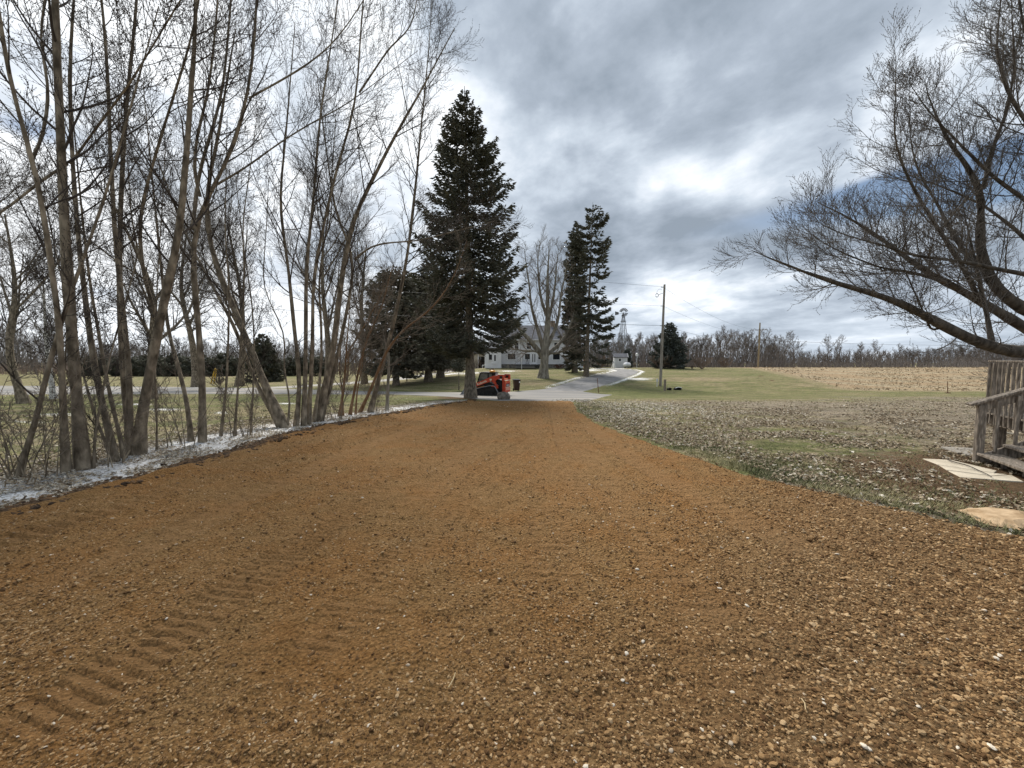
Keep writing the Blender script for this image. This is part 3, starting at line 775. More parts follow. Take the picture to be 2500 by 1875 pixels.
def farmhouse():
    Y = 78.0; k = Y / F
    def X(u): return (u - 1250) * k
    g = tz(-2, Y)
    def Z(v): return EYE + (HZ - v) * k - g
    cx = X(1300)
    root = thing('farmhouse', 'white and grey two storey farmhouse with grey roof behind the big bare tree', 'house', (cx, Y, g))
    def lx(u): return X(u) - cx
    x0, x1, ze, zr = lx(1214), lx(1398), Z(830), Z(794)
    z0 = Z(889)
    # clapboard courses, one row of boards each
    n = int((ze - z0) / .16)
    brd = [box_vf(((x0 + x1) / 2, 4.0, z0 + (ze - z0) / 2), (x1 - x0, 8.0, ze - z0))]
    solid('wall', brd, siding, root)
    solid('clapboards', [bar_vf((x0 + .02, -.012 + 0, z0 + .16 * i + .08), (x1 - .02, -.012, z0 + .16 * i + .08), .03, .15, (0, .12, 1)) for i in range(n)], siding, root, kind='stuff')
    solid('foundation', [box_vf(((x0 + x1) / 2, 4.02, (z0 - .5) / 2), (x1 - x0 - .06, 7.9, z0 + .5))], stonef, root)
    ov = .45
    prism('roof', [(-ov, ze - .12), (4, zr), (8 + ov, ze - .12), (8 + ov, ze + .02), (4, zr + .18), (-ov, ze + .04)], x0 - .4, x1 + .4, roofm, root, axis='x')
    for s in (x0, x1):
        prism('gable', [(0, ze), (4, zr), (8, ze)], s - .04 if s == x0 else s - .1, s + .1 if s == x0 else s + .04, siding, root, axis='x')
    solid('gutter', [box_vf(((x0 + x1) / 2, -ov - .02, ze - .04), (x1 - x0 + .8, .12, .14))], white, root)
    ch = solid('chimney', [box_vf((lx(1354), 4.0, zr + .30), (.85, .85, 1.3)), box_vf((lx(1354), 4.0, zr + 1.0), (1.0, 1.0, .14))], brick_m, root)
    for s in (x0 + .08, x1 - .08, lx(1267)): solid('corner_board', [box_vf((s, -.03, (z0 + ze) / 2), (.22, .08, ze - z0))], white, root)
    for u in (1232, 1262, 1291, 1326, 1358, 1385): window(root, lx(u), Z(844.5), .85, 1.15, -.05, True)
    window(root, lx(1249), Z(870.5), 1.45, 1.05, -.05)
    window(root, lx(1287.5), Z(870.5), .95, 1.05, -.05)
    window(root, lx(1319), Z(870.5), .8, 1.05, -.05, True)
    window(root, lx(1358), Z(870), 1.3, 1.2, -.05)
    d = solid('door', [box_vf((lx(1303), -.05, z0 + 1.06), (1.0, .08, 2.12))], white, root)
    for s in (-.2, .2): solid('pane', [box_vf((lx(1303) + s, -.10, z0 + 1.15), (.17, .02, 1.5))], glass, d)
    solid('door_frame', [box_vf((lx(1303) + s * .6, -.05, z0 + 1.1), (.16, .12, 2.3)) for s in (-1, 1)] + [box_vf((lx(1303), -.05, z0 + 2.26), (1.4, .14, .18))], white, root)
    # porch deck and steps
    solid('porch', [box_vf((lx(1290), -1.3, z0 - .12), (lx(1325) - lx(1262), 2.5, .14)), box_vf((lx(1290), -1.2, (z0 - .2) / 2 - .1), (lx(1322) - lx(1264), 2.2, z0 - .2))], mat('porch_grey', (.06, .058, .055), (.13, .125, .115), 3), root)
    for i in range(2): solid('step', [box_vf((lx(1280), -2.75 - .32 * i, z0 - .34 - .22 * i), (3.6, .34, .12))], M['asphalt'], root)
    # low wing on the left with white door
    w0, w1 = lx(1184), lx(1224)
    zw = Z(852)
    solid('wing_wall', [box_vf(((w0 + w1) / 2 - .0, 1.7, (zw) / 2), (w1 - w0, 5.0, zw))], white, root)
    prism('wing_roof', [(-1.2, zw - .05), (1.7, zw + 1.2), (4.6, zw - .05), (4.6, zw + .08), (1.7, zw + 1.36), (-1.2, zw + .1)], w0 - .3, w1 + .2, roofm, root, axis='x')
    d2 = solid('door', [box_vf((lx(1208), -.86, Z(877)), (.95, .08, 1.9))], white, root)
    solid('pane', [box_vf((lx(1209), -.91, Z(874)), (.3, .02, 1.1))], glass, d2)
    window(root, lx(1198), Z(872), .6, 1.0, -.8)
    # lower right wing
    r0, r1 = x1 - .02, lx(1424)
    solid('side_wing_wall', [box_vf(((r0 + r1) / 2 - .5, 2.4, Z(864) / 2), (r1 - r0 + 1.0, 4.6, Z(864)))], siding, root)
    prism('side_wing_roof', [(-.3, Z(865)), (2.4, Z(850)), (5.0, Z(865)), (5.0, Z(863)), (2.4, Z(848)), (-.3, Z(863))], r0 - .6, r1 + .3, roofm, root, axis='x')
    for u in (1378, 1388): solid('porch_post', [box_vf((lx(u), -.5, Z(880)), (.16, .16, 1.6))], white, root)
    for u in (1412, 1419): solid('door_panel', [box_vf((lx(u), .07, Z(882)), (.45, .04, 1.5))], white, root)
    solid('garage_door', [box_vf((r1 + .55, 1.0, Z(886)), (.9, .12, 1.7))], wood_o, root, label='orange-brown wooden door')
    solid('hand_rail', [bar_vf((lx(1181), -3.6, .55), (lx(1210), -2.4, 1.15), .09, .12)] + [box_vf((lx(1181), -3.6, .3), (.09, .09, .6)), box_vf((lx(1209), -2.4, .55), (.09, .09, 1.1))], white, root)
    return root
farmhouse()

def simple_shed():
    Y = 82.0; k = Y / F; p = pt(1515, 898, Y); g = tz(p.x, Y)
    root = thing('garden_shed', 'small white shed with dark gable roof at the end of the house driveway', 'shed', (p.x, Y, g), R_(-8))
    w, h, d = 2.55, 2.15, 2.2
    solid('wall', [box_vf((0, d / 2, h / 2), (w, d, h))], siding, root)
    for s in (-1, 1): prism('gable', [(0, h), (d / 2, h + .62), (d, h)], s * w / 2 - .03, s * w / 2 + .03, siding, root, axis='x')
    prism('roof', [(-.2, h - .1), (d / 2, h + .62), (d + .2, h - .1), (d + .2, h), (d / 2, h + .76), (-.2, h + .02)], -w / 2 - .15, w / 2 + .15, roofm, root, axis='x')
    for s in (-1, 1): solid('corner_board', [box_vf((s * (w / 2 - .06), -.02, h / 2), (.14, .06, h))], white, root)
    window(root, -.15, 1.6, .42, .5, 0)
    solid('barge_board', [bar_vf((w / 2 + .17, -.2, h - .02), (w / 2 + .17, d / 2, h + .68), .04, .16), bar_vf((w / 2 + .17, d / 2, h + .68), (w / 2 + .17, d + .2, h - .02), .04, .16)], white, root)
simple_shed()

def playhouse():
    Y = 52.0; k = Y / F; p = pt(982, 893, Y); g = tz(p.x, Y)
    root = thing('wooden_playhouse', 'small orange wooden hut on posts behind the left-hand spruces', 'playhouse', (p.x, Y, g), R_(12))
    b = (HZ - 895) * k + EYE - g; w = 1.15
    for i in range(7): solid('board', [box_vf((-w / 2 + (i + .5) * w / 7, 0, b + .62), (w / 7 - .012, .05, 1.25))], wood_o, root)
    for s in (-1, 1): solid('side_wall', [box_vf((s * w / 2, .55, b + .62), (.05, 1.05, 1.25))], wood_o, root)
    solid('frame', [box_vf((s * (w / 2 + .02), -.05, b + .62), (.09, .06, 1.3)) for s in (-1, 1)] + [box_vf((0, -.05, b + 1.25), (w, .06, .09)), box_vf((0, -.05, b + .02), (w, .06, .09))], tan_sid, root)
    for s in (-.22, .22): solid('window', [box_vf((s, -.035, b + .8), (.26, .03, .3))], dark, root)
    prism('roof', [(-w / 2 - .15, b + 1.25), (0, b + 1.75), (w / 2 + .15, b + 1.25), (w / 2 + .15, b + 1.33), (0, b + 1.85), (-w / 2 - .15, b + 1.33)], -.15, 1.2, wood_g, root)
    for sx in (-1, 1):
        for sy in (0, 1): solid('post', [box_vf((sx * w / 2 * .9, sy * 1.0 + .03, b / 2), (.1, .1, b))], wood_g, root)
playhouse()

def garage_far():
    Y = 96.0; k = Y / F; g = tz(-8, Y)
    p = pt(1150, 898, Y)
    root = thing('garage', 'tan garage with a dark open bay left of the farmhouse', 'garage', (p.x, Y, g))
    w, d, h = 7.6, 6.5, 3.6
    X0 = -w / 2 + .2
    solid('wall', [box_vf((-1.05, d / 2, h / 2), (w - 2.1, d, h)), box_vf((w / 2 - .05, d / 2, h / 2), (.2, d, h)), box_vf((w / 2 - 1.0, d - .1, h / 2), (2.0, .2, h)), box_vf((w / 2 - 1.0, .1, h - .35), (2.0, .2, .7))], tan_sid, root)
    prism('roof', [(-.4, h - .1), (d / 2, h + 1.9), (d + .4, h - .1), (d + .4, h + .05), (d / 2, h + 2.1), (-.4, h + .05)], -w / 2 - .3, w / 2 + .3, roofm, root, axis='x')
    solid('bay_dark_fill', [box_vf((w / 2 - 1.05, 2.6, 1.0), (1.4, 2.5, 1.7))], dark, root)  # near-black block standing in for the dark interior of the open bay
    solid('trim', [box_vf((w / 2 - 2.1, -.02, h / 2), (.16, .06, h))], white, root)
garage_far()

def propane():
    Y = 80.0; p = pt(1531, 899, Y); g = tz(p.x, Y)
    root = thing('propane_tank', 'white propane tank lying beside the small white shed', 'tank', (p.x, Y, g), R_(20))
    P = np.array([[(-.75, 0, .62), (-.72, 0, .62), (-.62, 0, .62), (-.4, 0, .62), (.4, 0, .62), (.62, 0, .62), (.72, 0, .62), (.75, 0, .62)]], float)
    V, Fq = tubes(P, np.array([[.02, .22, .38, .45, .45, .38, .22, .02]]), 16)
    link('tank_shell', mesh_np('tank_shell', V, Fq, [white]), root)
    for s in (-.4, .4): solid('foot', [box_vf((s, 0, .1), (.15, .6, .22))], stonef, root)
    solid('dome', [cyl_vf((0, 0, 1.04), (0, 0, 1.2), .13)], white, root)
propane()

def windmill():
    Y = 92.0; k = Y / F
    steel = mat('galvanised_steel', (.10, .10, .105), (.18, .18, .19), 5, .6, metal=.3)
    base = pt(1517, 898, Y); g = tz(base.x, Y)
    H = EYE + elev(768) * Y - g
    root = thing('windmill', 'old farm windmill with lattice tower standing behind the white shed', 'windmill', (base.x + .25, Y, g), R_(10))
    parts = []
    bw, tw = 1.35, .16
    def c(i, z):
        w = bw + (tw - bw) * z / H
        return (w * (1, -1, -1, 1)[i], w * (1, 1, -1, -1)[i], z)
    for i in range(4):
        solid('tower_leg', [bar_vf(c(i, 0), c(i, H), .075, .075, (1, .3, 0))], steel, root)
    br = []
    zs = [0.8, 2.8, 4.8, 6.6, 8.2, 9.6, H - .3]
    for a, b in zip(zs[:-1], zs[1:]):
        for i in range(4):
            j = (i + 1) % 4
            br.append(bar_vf(c(i, b), c(j, b), .05, .05)); br.append(bar_vf(c(i, a), c(j, b), .03, .03)); br.append(bar_vf(c(j, a), c(i, b), .03, .03))
    solid('braces', br, steel, root)
    solid('platform', [box_vf((0, 0, H - 1.5), (1.0, 1.0, .06))], steel, root)
    hub = solid('hub', [cyl_vf((0, -.1, H + .25), (0, .35, H + .25), .12), cyl_vf((0, .1, H - .2), (0, .1, H + .3), .06)], steel, root)
    Rw = .95; off = Vector((-.15, -.45, H + .42))
    wheel = thing('wheel', '', '', (0, 0, 0)); del wheel['label']; del wheel['category']; wheel.parent = root; wheel.rotation_euler = (0, 0, R_(-28)); wheel.location = (-.15, -.4, H + .45)
    for i in range(16):
        if i in (0, 8, 9, 10): continue
        a = i * math.pi / 8
        V, Fq = bar_vf((.38 * math.cos(a), 0, .38 * math.sin(a)), (Rw * math.cos(a), 0, Rw * math.sin(a)), .26, .015, (0, 1, .0))
        # taper and pitch
        ca, sa = math.cos(.5), math.sin(.5)
        ax = np.array([math.cos(a), 0, math.sin(a)]); tg = np.array([-math.sin(a), 0, math.cos(a)])
        q = []
        for r_, w_ in ((.38, .08), (Rw, .17)):
            for s in (-1, 1):
                for t in (-1, 1): q.append(ax * r_ + (tg * ca + np.array([0, 1, 0]) * sa) * s * w_ + np.array([0, 1, 0]) * t * .008)
        link('blade', mesh_np('blade', np.array(q), Fq, [steel], False), wheel)
    solid('spokes', [bar_vf((0, .0, 0), (.5 * math.cos(a), 0, .5 * math.sin(a)), .03, .03, (0, 1, 0)) for a in np.arange(6) * math.pi / 3], steel, wheel)
    t = solid('tail_vane', [bar_vf((0, .2, H + .3), (-1.15, .6, H + .3), .05, .05)], steel, root)
    V = np.array([(-.9, .5, H + .05), (-1.65, .78, H - .1), (-1.65, .78, H + .75), (-.9, .5, H + .55)]); V = np.vstack([V, V + [0.01, .03, 0]])
    link('vane', mesh_np('vane', V, np.array([[0, 1, 2, 3], [7, 6, 5, 4], [0, 4, 5, 1], [1, 5, 6, 2], [2, 6, 7, 3], [3, 7, 4, 0]]), [steel], False), t)
windmill()

def garden_windmill():
    Y = 79.0; p = pt(1498, 899, Y); g = tz(p.x, Y)
    root = thing('garden_windmill', 'knee-high white ornamental windmill in front of the small shed', 'ornament', (p.x, Y, g))
    for sx in (-1, 1):
        for sy in (-1, 1): solid('leg', [bar_vf((sx * .38, sy * .38, 0), (sx * .08, sy * .08, 1.05), .05, .05, (1, .2, 0))], white, root)
    for z, s in ((.35, .28), (.7, .19)):
        for y_ in (-1, 1): solid('cross_bar', [bar_vf((-s, y_ * s, z), (s, y_ * s, z), .03, .03)], white, root)
    solid('fan', [bar_vf((0, -.14, 1.1), (.28 * math.cos(a), -.14, 1.1 + .28 * math.sin(a)), .09, .015, (0, 1, 0)) for a in np.arange(8) * math.pi / 4], white, root)
garden_windmill()

def bird_house():
    Y = 80.0; p = pt(1554.6, 898, Y); g = tz(p.x, Y)
    root = thing('bird_house', 'white martin house on a thin pole right of the shed', 'bird house', (p.x, Y, g))
    solid('pole', [cyl_vf((0, 0, 0), (0, 0, 2.3), .045)], white, root)
    solid('house', [box_vf((0, 0, 2.5), (.42, .35, .36))], white, root)
    prism('roof', [(-.28, 2.68), (0, 2.9), (.28, 2.68)], -.22, .22, white, root)
bird_house()
def yard_pole():
    Y = 74.0; p = pt(1273.5, 900, Y); g = tz(p.x, Y)
    o = solid('flag_pole', [cyl_vf((0, 0, 0), (0, 0, EYE + (HZ - 856) * Y / F - g), .05)], white); o.location = (p.x, Y, g)
    o['label'] = 'thin white pole on the lawn in front of the farmhouse porch'; o['category'] = 'pole'
    Y = 75.0; p = pt(1240.5, 900, Y); g = tz(p.x, Y)
    root = thing('cross_marker', 'small wooden cross post in the bed before the farmhouse', 'post', (p.x, Y, g))
    solid('post', [box_vf((0, 0, .45), (.1, .08, .9))], tan_sid, root); solid('arm', [box_vf((0, -.02, .55), (.34, .07, .08))], tan_sid, root)
    Y = 76.2; p = pt(1287, 889, Y); g = tz(p.x, Y)
    root = thing('porch_lantern', 'black A-shaped lantern stand on the porch under the window', 'lantern', (p.x, Y, EYE + (HZ - 888.5) * Y / F))
    for sx in (-1, 1): solid('leg', [bar_vf((sx * .26, 0, 0), (sx * .05, 0, .75), .06, .06, (0, 1, 0))], dark, root)
    solid('lamp', [box_vf((0, 0, .83), (.16, .16, .2))], dark, root); solid('base', [box_vf((0, 0, .12), (.5, .2, .06))], dark, root)
yard_pole()

# utility poles and wires ------------------------------------------------
polem = mat('pole_wood', (.17, .145, .12), (.36, .325, .28), 3, .85, .005, 30, (6, 6, .3))
poley = mat('pole_wood_yellow', (.22, .17, .10), (.36, .28, .17), 3, .85, .005, 30, (6, 6, .3))
def pole1():
    g0 = ground(1612, 943); Y = g0.y
    top = pt(1622.5, 695, Y)
    root = thing('utility_pole', 'tall grey wooden utility pole leaning slightly by the house driveway', 'utility pole', tuple(g0))
    b = Vector(g0)
    t = top - b
    n = 8
    P = np.array([[tuple(t * (i / n)) for i in range(n + 1)]]); Rr = np.linspace(.155, .105, n + 1)[None]
    V, Fq = tubes(P, Rr, 12); link('pole', mesh_np('pole', V, Fq, [polem]), root)
    solid('pole_top', [cyl_vf(tuple(t * .999), tuple(t * 1.002), .105)], polem, root)
    for v in (701, 747, 795):
        q = pt(1619 - (v - 700) * .025, v, Y) - b
        solid('insulator', [cyl_vf((q.x - .22, 0, q.z), (q.x + .22, 0, q.z), .035)], glass, root)
        solid('bolt', [cyl_vf((q.x - .05, -.2, q.z), (q.x + .02, .2, q.z), .02)], glass, root)
    # coil of spare wire on a bracket
    c = pt(1604, 721, Y) - b
    th = np.linspace(0, 2 * math.pi, 17)
    V, Fq = tubes(np.array([[(c.x + .14 * math.cos(a), 0, c.z + .19 * math.sin(a)) for a in th]]), np.full((1, 17), .03), 6)
    link('wire_coil', mesh_np('wire_coil', V, Fq, [dark]), root)
    th = np.linspace(0, math.pi * .9, 12)
    V, Fq = tubes(np.array([[(c.x + .30 - .34 * math.cos(a * .8), 0, c.z + .15 + .50 * math.sin(a * .8)) for a in th]]), np.full((1, 12), .012), 4)
    link('wire_loop', mesh_np('wire_loop', V, Fq, [dark]), root)
    solid('bracket', [bar_vf((c.x + .15, 0, c.z + .02), (c.x + .34, 0, c.z + .12), .04, .04), bar_vf((c.x + .34, 0, c.z + .05), (c.x + .34, 0, c.z + .3), .04, .04), bar_vf((c.x + .34, 0, c.z + .14), (c.x + .6, 0, c.z + .2), .04, .04)], dark, root)
    return Y
YP1 = pole1()
def pole2():
    Y = 82.0; top = pt(1855.5, 788, Y); g0 = pt(1850.5, 905, Y); g = tz(g0.x, Y)
    root = thing('utility_pole', 'yellowish wooden utility pole with crossarm at the edge of the stubble field', 'utility pole', (g0.x, Y, g))
    t = Vector((top.x - g0.x, 0, top.z - g))
    V, Fq = tubes(np.array([[tuple(t * (i / 5)) for i in range(6)]]), np.linspace(.17, .12, 6)[None], 10); link('pole', mesh_np('pole', V, Fq, [poley]), root)
    zc = EYE + (HZ - 806.5) * Y / F - g
    solid('crossarm', [bar_vf((-.95 + t.x * .8, -.14, zc), (1.25 + t.x * .8, -.14, zc + .05), .1, .13)], polem, root)
    for s in (-.85, -.2, .6, 1.1): solid('insulator', [cyl_vf((s + t.x * .8, -.14, zc + .06), (s + t.x * .8, -.14, zc + .24), .045)], dark, root)
    solid('brace', [bar_vf((t.x * .7, -.13, zc - .6), (.6 + t.x * .8, -.14, zc), .04, .04), bar_vf((t.x * .7, -.13, zc - .6), (-.5 + t.x * .8, -.14, zc), .04, .04)], polem, root)
    return Y, zc + g
YP2, ZP2 = pole2()
wire_m = mat('wire', (.05, .05, .052), rough=.6)
def wire(label, a, b, sag, r=.012, group='overhead wires'):
    a, b = Vector(a), Vector(b); n = 24
    P = np.array([[tuple(a.lerp(b, i / n) - Vector((0, 0, sag * 4 * (i / n) * (1 - i / n)))) for i in range(n + 1)]])
    V, Fq = tubes(P - np.array(tuple(a)), np.full((1, n + 1), r * .75), 4)
    o = link('overhead_wire', mesh_np('overhead_wire', V, Fq, [wire_m])); o.location = a
    o['label'] = label; o['category'] = 'wire'; o['group'] = group
wire('topmost wire running left from the grey utility pole', pt(1617, 700, YP1), (-45, 28, 12.3), .5, .014)
wire('second wire down running left from the grey utility pole', pt(1616, 747, YP1), (-45, 28, 9.0), .45, .012)
wire('lowest and thickest wire running left from the grey utility pole', pt(1615, 795, YP1), (-45, 28, 6.5), .35, .020)
q2 = pt(1853, 806, YP2)
wire('upper wire from the grey pole to the yellowish pole', pt(1622, 703, YP1), (q2.x - .85, YP2, ZP2 + .2), .9, .014)
wire('middle wire from the grey pole to the yellowish pole', pt(1621, 748, YP1), (q2.x - .2, YP2, ZP2 - .9), .8, .012)
wire('lowest wire from the grey pole to the yellowish pole', pt(1620, 796, YP1), (q2.x, YP2, EYE + (HZ - 830) * YP2 / F), .7, .018)
wire('wire running right from the yellowish pole over the stubble field', (q2.x + .1, YP2, EYE + (HZ - 830) * YP2 / F), tuple(pt(2560, 838, 120)), .8, .03)

def small_posts():
    rust = mat('rusty_metal', (.10, .045, .025), (.20, .09, .05), 8, .8)
    g = ground(1623, 954); h = 28 * g.y / F
    o = solid('wooden_post', [box_vf((0, 0, h / 2 - .05), (.19, .17, h + .1))], wood_g, None, .02); o.location = g
    o['label'] = 'short square grey wooden post just right of the utility pole foot'; o['category'] = 'post'
    g = ground(1604, 944); h = 20 * g.y / F
    o = solid('meter_post', [box_vf((0, 0, h / 2 - .05), (.06, .06, h + .1)), box_vf((0, -.02, h * .75), (.16, .1, .3))], siding); o.location = g
    o['label'] = 'small pale marker just left of the utility pole foot'; o['category'] = 'marker'
    for (u, v, w, hh, lab, top) in ((1636, 953, 7.6, 7.6, 'smaller round black drain pipe end in the grass', False), (1656.5, 952.5, 16, 8, 'wider black drain pipe end with pale rim in the grass', True)):
        g = ground(u, v); k = g.y / F
        root = thing('drain_pipe', lab, 'pipe', tuple(g), 0, 'drain pipe ends beside the short post')
        r1, r2 = w * k / 2, hh * k / 2
        th = np.linspace(0, 2 * math.pi, 17)[:-1]
        V = []; L_ = .5
        for (s, y) in ((1.0, 0), (1.0, L_), (.86, 0), (.86, L_)):
            V += [(r1 * s * math.cos(a), y, r2 * .8 + r2 * s * math.sin(a) + (-.1 * y)) for a in th]
        Fs = []
        for i in range(16):
            j = (i + 1) % 16
            Fs += [[i, j, 16 + j, 16 + i], [32 + i, 48 + i, 48 + j, 32 + j], [i, 32 + i, 32 + j, j]]
        link('pipe_shell', mesh_np('pipe_shell', np.array(V), np.array(Fs), [dark], False), root)
        solid('pipe_mouth', [(np.array([(r1 * .87 * math.cos(a), .05, r2 * .8 + r2 * .87 * math.sin(a)) for a in th]), np.array([[0, i, i + 1, i + 2] for i in range(1, 14, 2)]))], dark, root)
        tha = np.linspace(.35, math.pi - .35, 12)
        if top:
            V, Fq = tubes(np.array([[(r1 * 1.0 * math.cos(a), -.03, r2 * .8 + r2 * 1.0 * math.sin(a)) for a in tha]]), np.full((1, 12), .035), 6)
            link('rim', mesh_np('rim', V, Fq, [white]), root)
    for (u0, v0, u1, v1, w, m_, lab) in ((1462, 960, 1458, 923, .045, rust, 'thin leaning rusty stake at the mouth of the house driveway'),
                                         (2314, 960, 2313, 931, .035, rust, 'thin rusty stake with small foot at the edge of the stubble field'),
                                         (2316, 907, 2316, 904, .08, tan_sid, 'tiny pale stake far out in the stubble field')):
        g = ground(u0, v0); t = pt(u1, v1, g.y) - g
        root = thing('stake', lab, 'stake', tuple(g))
        solid('rod', [bar_vf((0, 0, -.1), tuple(t), w, w, (1, 0, 0))], m_, root)
        if u0 == 2314: solid('foot', [box_vf((0, 0, .03), (.36, .12, .06))], rust, root)
    yel = mat('yellow_plastic', (.55, .36, .06), rough=.6)
    for (u0, v0, u1, v1, w, lab) in ((514, 923, 525, 899, 1.4, 'left of two slanting yellow guy-wire guards across the road'), (521, 923, 529, 901, 1.4, 'right of two slanting yellow guy-wire guards across the road')):
        Y = 52; a = pt(u0, v0, Y); b = pt(u1, v1, Y); a.z = tz(a.x, Y); k = Y / F
        o = solid('guy_guard', [cyl_vf((0, 0, 0), tuple(b - a), w * k)], yel); o.location = a; o['label'] = lab; o['category'] = 'guy guard'; o['group'] = 'yellow guy-wire guards'
    Y = 20.0; a = ground(380, 1030); Y = a.y; t = pt(376, 905, Y) - a
    root = thing('marker_sign', 'small orange-yellow marker on a thin stake beyond the left thicket', 'sign', tuple(a))
    solid('stake', [cyl_vf((0, 0, 0), tuple(t), .012)], wood_g, root); solid('plate', [box_vf((t.x, -.02, t.z), (.13, .02, .2))], yel, root)
small_posts()

# ------------------------------------------------------------------ skid steer
def text(parent, s, loc, rot, size, m_, name='lettering', extrude=.002, shear=0.0):
    c = bpy.data.curves.new(name, 'FONT'); c.body = s; c.size = size; c.extrude = extrude; c.align_x = 'CENTER'; c.align_y = 'CENTER'
    c.materials.append(m_); c.shear = shear; c.offset = size * .012
    t = bpy.data.objects.new(name, c); COL.objects.link(t); dg = bpy.context.evaluated_depsgraph_get()
    me = bpy.data.meshes.new_from_object(t.evaluated_get(dg)); bpy.data.objects.remove(t)
    o = bpy.data.objects.new(name, me); COL.objects.link(o); o.parent = parent; o.location = loc; o.rotation_euler = rot
    return o
def skid_steer():
    red = mat('orange_red_paint', (.46, .050, .018), (.60, .065, .022), 5, .5, spec=.4)
    blk = mat('black_paint', (.010, .010, .011), (.022, .021, .021), 3, .5)
    rub = mat('rubber', (.012, .012, .012), (.03, .027, .024), 8, .85, .004)
    gry = mat('grey_steel', (.16, .17, .18), (.26, .27, .28), 5, .5)
    amber = mat('amber_lens', (.85, .42, .12), rough=.3)
    cream = mat('cream_decal', (.72, .66, .50), rough=.6)
    orange = mat('orange_stripe', (.55, .20, .03), rough=.6)
    p = pt(1213, 966, 30.2); g = tz(p.x, 30.2)
    root = thing('skid_steer', 'orange-red compact track loader with black cab parked behind the spruce trunk', 'track loader', (p.x - .52, 30.6, g + .02), R_(180 - 24))
    root.scale = (.98, .86, .82)
    # body frame: +x forward, +y = machine's left; after turning, its left side faces us
    for s in (1, -1):
        y0, y1 = (.50, .86) if s == 1 else (-.86, -.50)
        tr = [(1.05, .02), (1.22, .14), (1.22, .30), (1.05, .42), (-.35, .80), (-.55, .84), (-.74, .74), (-1.12, .30), (-1.14, .12), (-1.0, .02)]
        belt = prism('track', tr, y0, y1, rub, root, .03)
        lugs = []
        for i in range(len(tr)):
            a, b = Vector((tr[i][0], 0, tr[i][1])), Vector((tr[(i + 1) % len(tr)][0], 0, tr[(i + 1) % len(tr)][1]))
            n_ = max(1, int((b - a).length / .12))
            for k in range(n_):
                c = a.lerp(b, (k + .5) / n_); d = (b - a).normalized()
                lugs.append(bar_vf((c.x, y0 - .004, c.z), (c.x, y1 + .004, c.z), .06, .06, (d.z, 0, -d.x)))
        solid('tread_lugs', lugs, rub, belt)
        yo = .87 * s
        for (x, z, r) in ((1.0, .22, .15), (-.93, .22, .15), (-.56, .58, .2), (.6, .17, .11), (.25, .17, .11), (-.1, .17, .11), (-.45, .17, .11)):
            solid('wheel', [cyl_vf((x, yo - .02 * s, z), (x, yo + .02 * s, z), r, None, 14)], blk, belt)
        solid('track_guard', [bar_vf((1.15, yo, .52), (-.30, yo, .92), .06, .05, (0, 1, 0)), bar_vf((-.30, yo, .92), (-.60, yo, .95), .06, .05, (0, 1, 0)),
                              bar_vf((-.60, yo, .95), (-.80, yo, .85), .06, .05, (0, 1, 0)), bar_vf((-.80, yo, .85), (-1.12, yo, .2), .06, .06, (0, 1, 0))], gry, belt)
    prism('chassis', [(1.1, .25), (1.15, .72), (.9, .95), (-.3, 1.30), (-1.15, 1.30), (-1.25, .45), (-1.0, .2)], -.52, .52, blk, root, .02)
    # lift arms
    for s in (1, -1):
        y0, y1 = (.56, .68) if s == 1 else (-.68, -.56)
        arm = prism('lift_arm', [(-1.05, 1.86), (-.55, 1.80), (-.1, 1.58), (.75, 1.17), (1.35, .92), (1.55, .48), (1.38, .40), (1.18, .68), (.7, .86), (-.1, 1.20), (-.45, 1.30), (-.70, 1.02), (-.85, 1.02), (-.72, 1.34), (-.98, 1.58), (-1.20, 1.62)], y0, y1, red, root, .012)
        lo = prism('lower_link', [(-.42, .94), (-.95, 1.02), (-.98, .72), (-.62, .46), (-.52, .62)], y0 + .05 * s, y1 + .14 * s, red, root, .01)
        solid('link_cutout', [(np.array([(x, (.83 if s == 1 else -.83), z) for x, z in ((-.60, .82), (-.88, .84), (-.70, .60), (-.60, .66))]), np.array([[0, 1, 2, 3]]))], blk, lo)
        solid('stripe', [bar_vf((.85, .53 * s + .02 * s, .66), (.25, .53 * s + .02 * s, .86), .02, .06, (0, 0, 1))], orange, root)
        solid('lift_cylinder', [cyl_vf((-.95, .60 * s, .95), (-.25, .60 * s, 1.25), .05), cyl_vf((-.25, .60 * s, 1.25), (.15, .60 * s, 1.42), .03)], gry, root)
        up = prism('upper_link', [(-.95, 1.90), (-1.42, 1.93), (-1.46, 1.45), (-1.30, 1.38), (-1.28, 1.55), (-1.02, 1.52)], y0 - .02, y1 + .02, red, root, .012)
        solid('pivot', [cyl_vf((-1.22, (y0 + y1) / 2 - .12 * 1, 1.70), (-1.22, (y0 + y1) / 2 + .12, 1.70), .11, None, 14)], blk, up)
        solid('top_plate', [box_vf((-1.2, (y0 + y1) / 2, 1.925), (.5, .2, .03))], cream, up)
        ang = math.atan2(1.17 - 1.58, .85)
        if s == 1:
            text(arm, 'Kubota', (.40, .684, 1.165), (R_(90), R_(-25), R_(180)), .30, cream)
            solid('badge', [box_vf((-.36, .688, 1.46), (.16, .008, .14)), box_vf((-.36, .688, 1.34), (.08, .008, .05))], cream, arm)
        else: text(arm, 'Kubota', (.40, -.684, 1.165), (R_(90), R_(25), 0), .30, cream)
    solid('cross_tube', [cyl_vf((-1.3, -.6, 1.45), (-1.3, .6, 1.45), .08), cyl_vf((1.38, -.6, .55), (1.38, .6, .55), .06)], red, root)
    # cab
    fr = []
    A = dict(fb=(.95, .88), ft=(.62, 2.02), mt=(-.05, 2.05), mb=(-.05, 1.25), bt=(-.42, 2.02), bb=(-.42, 1.25))
